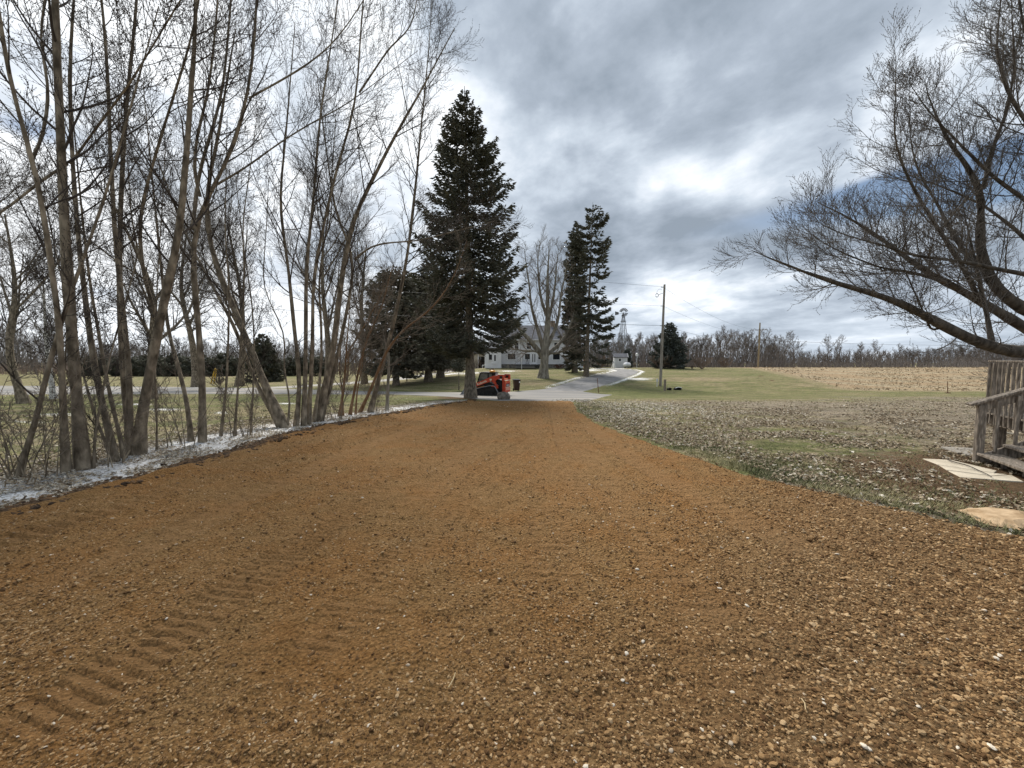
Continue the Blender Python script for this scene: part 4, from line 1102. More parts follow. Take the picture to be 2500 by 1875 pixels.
    cab = solid('cab', [box_vf((.1, 0, 2.04), (1.22, .96, .08)), box_vf((.1, 0, 2.09), (1.0, .8, .05))], blk, root, .015)
    for s in (-.45, .45):
        for a, b in (('fb', 'ft'), ('mb', 'mt'), ('bb', 'bt')):
            fr.append(bar_vf((A[a][0], s, A[a][1]), (A[b][0], s, A[b][1]), .09 if a != 'fb' else .07, .09, (0, 1, 0)))
        fr.append(bar_vf((.9, s, 1.05), (-.42, s, 1.27), .07, .07, (0, 1, 0)))
        fr.append(bar_vf((.80, s, 1.42), (-.42, s, 1.42), .03, .05, (0, 1, 0)))
    fr.append(bar_vf((.62, -.45, 2.0), (.62, .45, 2.0), .08, .08)); fr.append(bar_vf((-.42, -.45, 1.28), (-.42, .45, 1.28), .08, .08))
    solid('pillars', fr, blk, cab)
    seeg = mat('cab_glass', (.10, .105, .10), (.17, .175, .165), 3, .1, spec=.6)
    for s in (-.44, .44):
        solid('side_window', [(np.array([(A['fb'][0] - .06, s, 1.1), (A['ft'][0], s, 1.98), (.0, s, 1.98), (.0, s, 1.28)]), np.array([[0, 1, 2, 3]]))], seeg, cab)
        solid('rear_side_window', [(np.array([(-.08, s, 1.28), (-.08, s, 1.98), (-.38, s, 1.98), (-.38, s, 1.28)]), np.array([[0, 1, 2, 3]]))], seeg, cab)
    solid('seat', [box_vf((.1, 0, 1.15), (.45, .5, .14)), box_vf((-.12, 0, 1.5), (.12, .46, .6))], blk, cab)
    # engine hood, rear door
    prism('engine_hood', [(-.42, 1.15), (-.42, 1.5), (-.62, 1.52), (-1.2, 1.42), (-1.2, 1.15)], -.48, .48, blk, root, .02)
    solid('exhaust_tank', [cyl_vf((-.74, .22, 1.42), (-.70, .22, 1.98), .19, .15, 14)], siding, root)
    solid('work_light', [cyl_vf((-.85, .3, 1.9), (-.95, .3, 1.9), .07)], cream, root)
    door = solid('rear_door', [box_vf((-1.36, 0, .92), (.26, 1.04, .94))], red, root, .03)
    solid('grille', [box_vf((-1.492, 0, .97), (.01, .7, .26))], blk, door)
    text(door, 'Kubota', (-1.505, 0, .97), (R_(90), 0, R_(-90)), .19, white)
    for s in (-.48, .48): solid('tail_lamp', [box_vf((-1.50, s * .86, 1.28), (.02, .14, .1))], amber, door)
    solid('door_rib', [box_vf((-1.498, 0, z), (.015, .86, .03)) for z in (.78, .66, .56)] + [box_vf((-1.40, 0, 1.40), (.22, 1.02, .03)), box_vf((-1.5, 0, .80), (.02, .98, .03))], cream, door)
    solid('counterweight', [box_vf((-1.33, 0, .40), (.34, 1.0, .12))], red, root, .02)
    bc = thing('beacon', '', '', (0, 0, 0)); del bc['label']; del bc['category']; bc.parent = root
    solid('beacon_base', [cyl_vf((-.32, .25, 2.1), (-.32, .25, 2.14), .16)], blk, bc)
    V, Fq = tubes(np.array([[(-.32, .25, 2.12), (-.32, .25, 2.16), (-.32, .25, 2.24), (-.32, .25, 2.29), (-.32, .25, 2.30)]]), np.array([[.22, .24, .21, .12, .01]]), 16)
    link('beacon_lens', mesh_np('beacon_lens', V, Fq, [amber]), bc)
    # bucket
    prism('bucket', [(1.55, .05), (2.25, .0), (2.27, .03), (1.62, .12), (1.60, .62), (1.75, .66), (1.74, .70), (1.50, .66)], -.88, .88, gry, root, .01)
    for s in (-.87, .87): prism('bucket_side', [(1.55, .05), (2.2, .02), (1.9, .5), (1.60, .64)], s - .015, s + .015, gry, root)
skid_steer()

def rock():
    g = ground(1230, 975)
    rng = np.random.default_rng(5)
    me = bpy.data.meshes.new('boulder')
    import bmesh
    bm = bmesh.new(); bmesh.ops.create_icosphere(bm, subdivisions=3, radius=1)
    for v in bm.verts:
        c = v.co; f = 1 + .35 * float(fbm(c.x * 1.3 + 5, c.y * 1.3 + c.z * 1.7, 3))
        v.co = Vector((c.x * .40 * f, c.y * .35 * f, c.z * .34 * f + .12))
    bm.to_mesh(me); bm.free()
    me.materials.append(mat('rock', (.09, .075, .06), (.21, .18, .15), 6, .9, .02))
    o = link('boulder', me); o.location = Vector(g) + Vector((0, -.2, .02)); o['label'] = 'grey-brown boulder at the right end of the track loader'; o['category'] = 'boulder'
rock()

def bin_():
    g = ground(1261, 954.8)
    brown = mat('brown_plastic', (.035, .017, .010), (.06, .03, .018), 3, .45)
    lidm = mat('dark_plastic', (.025, .028, .032), rough=.4)
    root = thing('garbage_bin', 'dark brown wheeled garbage bin standing at the road edge', 'garbage bin', tuple(g), R_(12))
    V, Fq = box_vf((0, 0, .55), (.58, .62, .96)); V[:, :2] *= np.where(V[:, 2:3] < .5, .78, 1.0)
    me = solid('body', [(V, Fq)], brown, root, .03)
    lid = solid('lid', [box_vf((0, -.02, 1.06), (.66, .72, .07)), box_vf((0, .30, 1.09), (.60, .14, .06))], lidm, root, .03)
    solid('rim', [box_vf((0, 0, 1.0), (.64, .68, .05))], brown, root, .01)
    for s in (-.24, .24): solid('wheel', [cyl_vf((s - .03, .26, .12), (s + .03, .26, .12), .13, None, 16)], dark, root)
    solid('handle', [cyl_vf((-.22, .40, 1.02), (.22, .40, 1.02), .02)], lidm, root)
    solid('decal', [box_vf((.22, -.305, .85), (.09, .012, .14))], white, root)
bin_()

# ------------------------------------------------------------------ deck with steps, near right
def deck():
    P0 = Vector((6.98, 6.10, 0))
    ax = math.atan2(-.43, .90)
    root = thing('wooden_deck', 'weathered wooden deck with railing and steps at the right edge', 'deck', tuple(P0), ax)
    # local: x = up the steps, y = away along the treads
    g = -.02
    def part(n, parts, b=.006): return solid(n, parts, wood_g, root, b)
    rise, run, H = .15, .27, .60
    sw = 1.25
    part('post', [box_vf((.045, -.0, .41), (.09, .09, .9))])
    for i in range(3):
        z = rise * (i + 1) - .02
        for j in range(2): part('tread', [box_vf((run * i + .075 + j * .145, -sw / 2 - .02, z), (.135, sw, .038))])
    part('stringer', [(lambda V, Fq: (V, Fq))(*bar_vf((0.05, -.02, .0), (run * 3.2, -.02, H - .14), .04, .20, (0, 0, 1)))])
    part('stringer', [bar_vf((0.05, -sw - .02, .0), (run * 3.2, -sw - .02, H - .14), .04, .20, (0, 0, 1))])
    for (x, y, z) in ((.16, -.35, .11), (.16, -.8, .11), (.43, -.45, .27)): part('tread_support', [box_vf((x, y, z / 2 - .02), (.05, .05, z))])
    # sloping rail on the left stringer
    a, b = Vector((-.10, .0, .86)), Vector((.95, .0, 1.32))
    sl = (b - a).normalized()
    part('hand_rail', [bar_vf(tuple(a), tuple(b), .15, .035)])
    part('rail_board', [bar_vf(tuple(a + sl * .10 + Vector((0, 0, -.085))), tuple(b + Vector((0, 0, -.085))), .04, .13)])
    for x in (.20, .40, .60, .80):
        zt = a.z + (x - a.x) * sl.z / sl.x - .06
        zb = .0 + x * .55 + .06
        part('baluster', [box_vf((x, -.045, (zt + zb) / 2), (.038, .036, zt - zb))])
    # deck platform
    D0, DV = .86, 1.63
    for i in range(14):
        y = -1.3 + i * .226
        part('deck_board', [box_vf((D0 + 1.2, y + .11, H - .015), (2.5, .142 + .07, .032))], .004)
    part('rim_joist', [box_vf((D0 + .0, (DV - 1.3) / 2, H - .125), (.04, DV + 1.3, .18))])
    part('rim_joist', [box_vf((D0 + 1.2, DV + .03, H - .125), (2.4, .04, .18))])
    part('support_post', [box_vf((D0 + .09, DV - .12, (H - .22) / 2 - .02), (.12, .12, H - .18))])
    # deck railing
    zt = EYE - .09
    part('top_rail', [box_vf((D0 + .03, DV / 2 + .05, zt - .01), (.13, DV + .1, .034))])
    part('top_rail', [box_vf((D0 + 1.3, DV + .03, zt - .008), (2.5, .13, .034))])
    for i in range(15): part('baluster', [box_vf((D0 - .04, DV - i * .125, (zt + H) / 2 - .11), (.036, .036, zt - H + .15))], .004)
    for i in range(1, 15): part('baluster', [box_vf((D0 + .02 + i * .135, DV + .06, (zt + H) / 2 - .11), (.036, .036, zt - H + .15))], .004)
    part('railing_post', [box_vf((D0 + .04, DV - .01, (zt + H) / 2 - .06), (.085, .085, zt - H))])
    return root
deck()
slab_m = mat('concrete_slab', (.44, .375, .28), (.60, .52, .40), 2.5, .9, .003, 40)
slab_g = mat('grey_slab', (.22, .20, .17), (.32, .29, .25), 2.5, .9, .003, 40)
def slab(name, pts, m_, lab, h=.05, group=None):
    w = [ground(*p) for p in pts]
    c = sum(w, Vector()) / len(w)
    z0 = min(q.z for q in w) - .05
    top = max(q.z for q in w) + .012
    Vb = [(q.x - c.x, q.y - c.y) for q in w]
    o = prism(name, Vb, z0, top, m_, None, .006, axis='z'); o.location = (c.x, c.y, 0)
    o['label'] = lab; o['category'] = 'paving slab'
    if group: o['group'] = group
gp = 'pale slabs at the foot of the deck steps'
slab('paving_slab', [(2252, 1122), (2322, 1125), (2434, 1151), (2426, 1156), (2290, 1136)], slab_m, 'narrow pale slab farthest from us, at the foot of the steps', group=gp)
slab('paving_slab', [(2292, 1137), (2428, 1157), (2460, 1160), (2420, 1163), (2312, 1149)], slab_m, 'middle pale slab crossed by a twig at the step foot', group=gp)
slab('paving_slab', [(2314, 1150.5), (2421, 1164), (2468, 1161), (2500, 1178), (2432, 1173), (2345, 1167)], slab_m, 'nearest pale slab with uneven soil-covered edge', group=gp)
slab('paving_slab', [(2296, 1094), (2386, 1098), (2392, 1118), (2345, 1110)], slab_g, 'grey slab half buried in leaves behind the stair post', group=None)
def sand():
    w = [ground(*p) for p in ((2335, 1246), (2400, 1238), (2510, 1250), (2560, 1290), (2480, 1296), (2400, 1280))]
    c = sum(w, Vector()) / 6
    V = [(c.x, c.y, tz(c.x, c.y) + .05)]; Fs = []
    n = 28
    for ring, s in ((1, .55), (2, 1.0)):
        for i in range(n):
            f = i / n * 6; a, b = w[int(f) % 6], w[(int(f) + 1) % 6]; q = a.lerp(b, f % 1)
            q = c + (q - c) * s * (1 + .15 * float(vnoise(i * .9, ring * 3)))
            V.append((q.x, q.y, tz(q.x, q.y) + (.05 if ring == 1 else .006)))
    me = bpy.data.meshes.new('sand_patch')
    Fs = [(0, 1 + i, 1 + (i + 1) % n) for i in range(n)] + [(1 + i, 1 + n + i, 1 + n + (i + 1) % n, 1 + (i + 1) % n) for i in range(n)]
    me.from_pydata(V, [], Fs); me.update(); me.materials.append(mat('pale_sand', (.28, .185, .10), (.46, .33, .20), 9, .95, .008, 30))
    link('sand_patch', me, None, kind='structure')
sand()
def hose():
    a = [(2312, 1127), (2330, 1134), (2352, 1139), (2370, 1145), (2390, 1155), (2410, 1164), (2420, 1170)]
    P = [tuple(ground(*q) + Vector((0, 0, .035))) for q in a]
    V, Fq = tubes(smooth_line(P, 16)[None] - np.array(P[0]), np.linspace(.008, .005, 16)[None], 5)
    o = link('fallen_twig', mesh_np('fallen_twig', V, Fq, [M['twig']])); o.location = P[0]; o['label'] = 'long dark twig lying across the pale slabs'; o['category'] = 'twig'
    a = Vector((7.9, 7.6, 0)); a = ground(2456, 1060)
    th = np.linspace(0, 2 * math.pi, 21)
    V, Fq = tubes(np.array([[(.12 * math.cos(t), .12 * math.sin(t), 0) for t in th]]), np.full((1, 21), .022), 6)
    o = link('pipe_ring', mesh_np('pipe_ring', V, Fq, [slab_m])); o.location = a + Vector((0, 0, .08)); o.rotation_euler = (R_(25), 0, 0); o['label'] = 'pale ring lying in the leaves under the deck'; o['category'] = 'ring'
hose()
#@@PART3
# ------------------------------------------------------------------ trees
def stem(px, wb, wt, dY=0.0, Y=None, ext=2.5, limb=False):
    """a stem through photograph points, wb and wt its widths there in pixels; dY leans it away from us"""
    g = ground(*px[0]) if Y is None else pt(px[0][0], px[0][1], Y)
    Y0 = g.y
    n = len(px)
    v0, v1 = px[0][1], px[-1][1]
    out = [tuple(g)]
    for i, (u, v) in enumerate(px[1:], 1):
        out.append(tuple(pt(u, v, Y0 + dY * i / (n - 1))))
    a, b = Vector(out[-2]), Vector(out[-1])
    rb, rt = wb * .46 * Y0 / F, wt * .36 * (Y0 + dY) / F
    if ext:
        d = (b - a).normalized(); d.z += .2; d.normalize()
        out.append(tuple(b + d * ext * .5)); out.append(tuple(b + d * ext)); rt *= .45
    r = (out, rb, max(rt, .006))
    return r + ('limb',) if limb else r
def rng_(i): return np.random.default_rng(100 + i)

G1 = 'bare trees along the left edge of the driveway'
bare_tree('bare_tree', 'slender bare tree at the left frame edge, leaning right across the others', 'tree',
    [stem([(41, 1165), (68, 1095), (95, 1000), (112, 920), (130, 850), (150, 790), (175, 710), (196, 650), (230, 560), (262, 470)], 14, 5, .4)], rng_(1), (14, 7, 5), (1.5, .6, .25), group=G1, t0=.15)
bare_tree('bare_tree', 'forked bare tree second from left, trunk bending to the upper left', 'tree',
    [stem([(162, 1154), (157, 1060), (152, 940), (148, 830), (138, 730), (122, 640), (113, 590), (106, 508), (79, 388), (45, 294), (22, 210), (0, 75)], 17, 10, -.4),
     stem([(79, 388), (104, 350), (106, 310), (118, 270), (119, 205), (95, 90), (110, 0)], 8, 5, .3, 6.0, limb=True)], rng_(2), (17, 8, 5), (1.9, .7, .28), group=G1, t0=.3)
bare_tree('bare_tree', 'thickest single straight trunk near the left edge', 'tree',
    [stem([(203, 1146), (196, 1060), (188, 977), (180, 880), (175, 800), (166, 690), (160, 600), (154, 490), (147, 301), (138, 150), (134, 0)], 28, 20, .3, ext=4),
     stem([(172, 400), (215, 340), (262, 275), (310, 215)], 6, 3, -.3, 6.3, limb=True),
     stem([(165, 400), (100, 440), (30, 500), (-60, 560)], 7, 4, -.6, 6.3, limb=True)], rng_(3), (23, 8, 6), (2.0, .75, .28), group=G1, t0=.35)
bare_tree('bare_tree', 'many-stemmed bare clump with five trunks fanning from one base', 'tree',
    [stem([(283, 1124), (262, 1040), (243, 960), (226, 883), (218, 810), (208, 730), (196, 640), (186, 540), (177, 414), (170, 300), (166, 150), (178, 0)], 16, 8, .8),
     stem([(305, 1118), (290, 1050), (270, 977), (256, 900), (243, 826), (228, 740), (215, 660), (205, 560)], 10, 4, .5),
     stem([(315, 1110), (320, 1020), (318, 939), (309, 826), (296, 713), (281, 600), (279, 500), (271, 420), (268, 301), (264, 188), (258, 75), (249, 0)], 15, 8, .4),
     stem([(320, 1108), (308, 1000), (300, 880), (292, 760), (292, 600), (295, 500), (300, 400), (308, 270), (318, 170), (328, 94), (336, 0)], 17, 8, 1.0),
     stem([(335, 1108), (345, 1010), (362, 925), (377, 864), (388, 790), (400, 730), (418, 660), (433, 603), (447, 500), (452, 414), (460, 320), (470, 188), (477, 75), (478, 0)], 26, 8, .2),
     stem([(388, 790), (355, 705), (340, 600), (337, 540), (357, 452), (380, 377), (414, 264), (437, 188), (460, 132), (475, 60)], 10, 4, -.5, 7.1, limb=True)],
    rng_(4), (15, 8, 6), (2.0, .75, .28), group=G1, t0=.3)
bare_tree('bare_tree', 'leaning bare sapling between the clump and the twin trunk', 'tree',
    [stem([(467, 1078), (463, 1014), (450, 950), (437, 901), (420, 850), (408, 800), (403, 740), (392, 640), (380, 520)], 12, 5, .6),
     stem([(273, 1125), (250, 1060), (222, 985), (205, 920), (180, 820)], 7, 3, .6)], rng_(5), (12, 7, 5), (1.3, .6, .25), group=G1)
bare_tree('bare_tree', 'upright twin-topped bare tree with rough knotted base', 'tree',
    [stem([(494, 1080), (496, 1020), (494, 940), (491, 864), (484, 788), (474, 700), (467, 600), (470, 540), (486, 500), (530, 450), (560, 395), (585, 310), (607, 240), (617, 150), (624, 60), (628, 0)], 18, 6, .5),
     stem([(470, 560), (478, 480), (490, 400), (515, 330), (535, 260), (550, 180), (556, 80), (565, 0)], 10, 5, .6, 9.2, limb=True),
     stem([(489, 480), (470, 430), (480, 330), (508, 230), (520, 130), (530, 20)], 8, 4, -.4, 9.2, limb=True),
     stem([(607, 240), (680, 200), (740, 165), (800, 120), (850, 60)], 5, 2, .4, 9.6, limb=True),
     stem([(530, 450), (600, 410), (680, 350), (760, 300), (840, 260)], 6, 2, 1., 9.5, limb=True)], rng_(6), (20, 8, 6), (2.6, .9, .30), group=G1, t0=.28)
bare_tree('bare_tree', 'big spreading bare clump in the middle with two trunks leaning far left', 'tree',
    [stem([(696, 1044), (672, 1000), (651, 952), (632, 900), (613, 858), (590, 800), (568, 745), (548, 700), (530, 660), (512, 600), (500, 520), (505, 452), (530, 330)], 24, 7, .6),
     stem([(686, 1044), (650, 985), (615, 915), (590, 840), (572, 794), (548, 750), (525, 712), (500, 660), (470, 610), (440, 540)], 13, 5, 1.0),
     stem([(722, 1040), (735, 960), (728, 880), (715, 780), (711, 720), (703, 650), (695, 590), (680, 500), (690, 400), (700, 300)], 13, 5, .7),
     stem([(741, 1039), (745, 960), (746, 880), (747, 801), (747, 707), (745, 650), (755, 580), (764, 500), (771, 420), (774, 340), (785, 240), (800, 160)], 13, 5, .3),
     stem([(752, 1036), (758, 950), (764, 858), (764, 764), (760, 688), (771, 632), (790, 560), (801, 500), (813, 440), (839, 358), (862, 283), (877, 226), (877, 94), (888, 0)], 12, 5, .2),
     stem([(765, 1030), (783, 930), (786, 850), (783, 764), (776, 688), (790, 600), (800, 540), (806, 470)], 9, 4, .9),
     stem([(775, 1028), (800, 920), (815, 858), (828, 726), (839, 650), (850, 590), (869, 509), (907, 445), (933, 395), (960, 330), (1000, 270)], 22, 6, .5),
     stem([(782, 1027), (812, 930), (828, 850), (850, 745), (862, 680), (867, 632), (850, 585), (825, 546), (813, 490), (800, 400)], 13, 5, .8),
     stem([(877, 226), (915, 170), (952, 113), (1003, 72), (1016, 10)], 5, 2, .3, 12.0, limb=True),
     stem([(867, 632), (905, 600), (950, 592), (1020, 588)], 6, 2, .5, 12.0, limb=True)],
    rng_(7), (19, 9, 6), (2.6, .95, .32), group=G1, t0=.3)
bare_tree('bare_tree', 'tall thin bare tree touching the big spruce, top forked above it', 'tree',
    [stem([(903, 1006), (918, 950), (933, 895), (950, 830), (963, 783), (978, 710), (990, 650), (1000, 590), (1006, 528), (1013, 460), (1020, 395), (1027, 301), (1037, 210), (1045, 130), (1050, 56)], 14, 3, .5, ext=1.0)],
    rng_(8), (44, 8, 6), (2.2, .7, .28), group=G1, t0=.3, up=(.45, .3, .2))
bare_tree('bush', 'orange-brown thicket of cut stems left of the thin tall tree', 'thicket',
    [stem([(828, 1017), (838, 960), (843, 900), (846, 850), (850, 800)], 9, 4, .2, ext=.8),
     stem([(838, 1016), (836, 960), (828, 900), (832, 840)], 5, 2, .3, ext=.8),
     stem([(854, 1013), (866, 950), (877, 896), (888, 850), (899, 820), (926, 764), (940, 720)], 9, 4, .4, ext=1),
     stem([(877, 1007), (900, 965), (915, 925), (933, 880), (952, 839), (1000, 790), (1046, 764), (1103, 688), (1125, 632)], 9, 3, -.5, ext=.6),
     stem([(868, 1010), (872, 950), (884, 900), (890, 840), (905, 800)], 5, 2, .4, ext=1),
     stem([(846, 930), (852, 880), (845, 862), (870, 830), (920, 740)], 7, 3, .2, 14.5, ext=.8, limb=True)],
    rng_(9), (18, 8, 6), (1.7, .7, .25), matt='bark_orange', twig='twig_tan', group='undergrowth between the trees', t0=.2, buds=False)
bare_tree('dead_snag', 'short dead grey stub standing just left of the spruce', 'snag',
    [stem([(945, 1001), (947, 950), (949, 900), (948, 862)], 11, 7, .1, ext=0)], rng_(10), (7, 4, 3), (.8, .4, .2), matt='bark_grey', twig='twig_tan', t0=.1, buds=False)
sap = [((538, 1066), (552, 960), (557, 850), (560, 700), (548, 560), (552, 430), 'thin sapling just right of the knotted twin tree', 7),
       ((572, 1064), (580, 960), (588, 850), (598, 700), (592, 540), (610, 430), 'thin sapling halfway between twin tree and spreading clump', 6),
       ((612, 1058), (618, 960), (622, 860), (616, 740), (600, 640), (590, 560), 'thin sapling under the left-leaning trunks of the spreading clump', 5),
       ((382, 1100), (384, 1000), (376, 905), (380, 800), (386, 640), (395, 520), 'thin sapling right of the five-trunk clump', 4.5),
       ((152, 1156), (155, 1080), (150, 1000), (158, 900), (165, 800), (160, 700), 'thin sapling pressed against the second trunk from left', 5),
       ((228, 1145), (232, 1060), (246, 980), (262, 900), (280, 830), (300, 770), 'thin sapling crossing in front of the five-trunk clump', 7),
       ((700, 1045), (712, 980), (690, 900), (700, 820), (640, 700), (650, 560), 'thin stem rising inside the spreading clump', 5)]
for i, s in enumerate(sap):
    bare_tree('sapling', s[6], 'sapling', [stem(list(s[:6]), s[7], 2.5, .5, ext=1.2)], rng_(20 + i), (16, 7, 5), (1.0, .45, .2), group='saplings among the left trees', t0=.1, sides=6)
# low brambles at the foot of the row
br_ = [((35, 1172), 'tangled bare bramble at the foot of the leftmost leaning tree', 1.7), ((110, 1160), 'bare bramble between the first two trunks', 1.3), ((255, 1135), 'bare bramble before the five-trunk clump', .9),
       ((440, 1090), 'bare bramble left of the knotted twin tree', 1.2), ((590, 1066), 'bare bramble left of the spreading clump', .9), ((810, 1025), 'bare bramble right of the spreading clump', 1.1), ((925, 1005), 'bare bramble around the dead stub', 1.0)]
for i, (b_, lab, h) in enumerate(br_):
    g = ground(*b_); rg = rng_(40 + i)
    st = []
    for k in range(7):
        a = rg.uniform(0, 6.28); r = rg.uniform(.2, .7) * h
        q = [tuple(g + Vector((rg.uniform(-.25, .25), rg.uniform(-.2, .2), 0)))]
        for j in range(1, 5): q.append((q[0][0] + math.cos(a) * r * j / 4, q[0][1] + math.sin(a) * r * .6 * j / 4, g.z + h * (j / 4) ** .8 * rg.uniform(.8, 1.1)))
        st.append((q, .008, .003))
    bare_tree('bush', lab, 'bush', st, rg, (6, 4, 3), (.45, .25, .12), group='brambles under the left trees', t0=.1, sides=4, K=8, twig='twig_tan', rmin=.0028, buds=False, part_names=('cane', 'branches', 'twigs'))

# ---- procedural bare tree in its own coordinates
def tree_mesh(H, spread, rng, r=.018, n0=6, m=(12, 8, 5), rmin=.012, sides=5, fork=.35, one=True, up=.35):
    P0 = [(0, 0, -.1), (rng.normal() * .02 * H, rng.normal() * .02 * H, H * .25), (rng.normal() * .03 * H, rng.normal() * .03 * H, H * .5), (rng.normal() * .04 * H, rng.normal() * .04 * H, H * .85)]
    K = 12
    q = smooth_line(P0, K); rr = H * r * np.linspace(1, .18, K); rr[0] *= 1.5
    P, R = q[None], rr[None]
    L1, R1 = sprout(P, R, n0, K, fork, .95, .62, H * .52 * spread, .55, up, .05, rmin * 2, rng, Lfall=.35)
    C1, RR1 = sprout(L1, R1, m[0], 7, .15, 1., .7, H * .24 * spread, .5, up * .8, .07, rmin * 1.2, rng)
    T1, TR1 = sprout(P, R, m[0], 7, fork, 1., .8, H * .2 * spread, .3, up * .8, .07, rmin * 1.2, rng)
    C1 = np.concatenate([C1, T1]); RR1 = np.concatenate([RR1, TR1])
    C2, RR2 = sprout(C1, RR1, m[1], 4, .1, 1., .7, H * .095 * spread, .6, .25, .08, rmin * .85, rng)
    C3, RR3 = sprout(C2, RR2, m[2], 3, .1, 1., .7, H * .04 * spread, .7, .2, .08, rmin * .75, rng)
    return (tubes(P, R, 9), tubes(L1, R1, sides + 1)), (tubes(C1, RR1, 4), tubes(C2, RR2, 3), tubes(C3, RR3, 3))
def place_tree(label, u, v, Y, H, spread, seed, matt, twig, group=None, loc=None, cat='tree', name='bare_tree', **k):
    rg = rng_(seed)
    (tr, li), cr = tree_mesh(H, spread, rg, **k)
    if loc is None:
        p = pt(u, v, Y); loc = (p.x, Y, tz(p.x, Y))
    root = thing(name, label, cat, loc, 0, group)
    link('trunk', mesh_np('trunk', *tr, [M[matt]]), root)
    link('limbs', mesh_np('limbs', *li, [M[matt]]), root)
    link('crown', mesh_np('crown', *joinVF(list(cr)), [M[twig]]), root, kind='stuff')
G2 = 'bare trees standing behind the left row'
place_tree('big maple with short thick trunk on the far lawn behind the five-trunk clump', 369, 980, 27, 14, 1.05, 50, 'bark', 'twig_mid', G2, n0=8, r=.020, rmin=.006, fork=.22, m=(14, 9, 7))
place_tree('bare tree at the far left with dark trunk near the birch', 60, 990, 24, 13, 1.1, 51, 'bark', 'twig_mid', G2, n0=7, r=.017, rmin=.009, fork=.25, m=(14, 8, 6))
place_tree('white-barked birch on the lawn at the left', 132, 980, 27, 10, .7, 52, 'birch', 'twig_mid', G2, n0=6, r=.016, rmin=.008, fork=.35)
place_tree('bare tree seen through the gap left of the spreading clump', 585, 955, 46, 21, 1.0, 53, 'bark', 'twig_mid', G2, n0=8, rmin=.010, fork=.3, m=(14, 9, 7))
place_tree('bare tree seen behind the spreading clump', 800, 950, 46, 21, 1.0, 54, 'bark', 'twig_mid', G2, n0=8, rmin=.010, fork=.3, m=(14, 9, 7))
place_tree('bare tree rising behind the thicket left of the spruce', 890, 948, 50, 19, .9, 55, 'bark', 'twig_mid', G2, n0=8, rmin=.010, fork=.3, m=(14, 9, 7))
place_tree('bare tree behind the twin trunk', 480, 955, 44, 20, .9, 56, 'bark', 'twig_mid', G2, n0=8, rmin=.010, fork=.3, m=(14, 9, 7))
place_tree('tree with low dark horizontal limbs reaching in at the left edge', -140, 1040, 15, 9, 1.3, 59, 'bark', 'twig_mid', G2, n0=10, rmin=.008, r=.024, fork=.2, m=(13, 9, 6), up=.08)

# ---- the old tree before the farmhouse
YB = ground(1326, 922).y
bare_tree('bare_tree', 'massive old bare maple with split crown in front of the farmhouse', 'tree',
    [stem([(1326, 923), (1328, 900), (1330, 875), (1331, 850), (1334, 820), (1337, 780), (1336, 740), (1335, 700), (1337, 650), (1338, 610)], 26, 4, 0, ext=.6),
     stem([(1325, 872), (1308, 846), (1290, 826), (1272, 808), (1258, 788), (1246, 765), (1236, 735), (1225, 700)], 14.850000000000001, 3.5999999999999996, -1.5, YB, ext=.8, limb=True),
     stem([(1327, 860), (1318, 820), (1306, 785), (1296, 745), (1292, 700), (1285, 655), (1280, 620)], 12.15, 3.0, 1.0, YB, ext=.6, limb=True),
     stem([(1333, 850), (1345, 825), (1358, 800), (1366, 765), (1370, 720), (1380, 680), (1385, 640)], 12.15, 3.0, -1.0, YB, ext=.6, limb=True),
     stem([(1334, 800), (1346, 750), (1354, 705), (1358, 660), (1362, 620)], 10.8, 2.4, .5, YB, ext=.6, limb=True),
     stem([(1333, 868), (1352, 852), (1368, 838), (1385, 812), (1398, 780), (1405, 745)], 12.15, 3.0, 1.5, YB, ext=.8, limb=True),
     stem([(1330, 866), (1305, 856), (1285, 857), (1262, 853), (1240, 850)], 8.100000000000001, 2.4, -2, YB, ext=.6, limb=True),
     stem([(1337, 862), (1360, 862), (1382, 853), (1405, 846)], 8.100000000000001, 2.4, -1, YB, ext=.6, limb=True),
     stem([(1334, 770), (1322, 735), (1315, 690), (1312, 640), (1318, 600)], 9.450000000000001, 2.4, .8, YB, ext=.6, limb=True)],
    rng_(60), (17, 9, 6), (3.4, 1.4, .5), matt='bark_grey', lmat='bark_grey', twig='twig_tan', rmin=.011, t0=.2, sides=12, buds=False, rmx=.06)

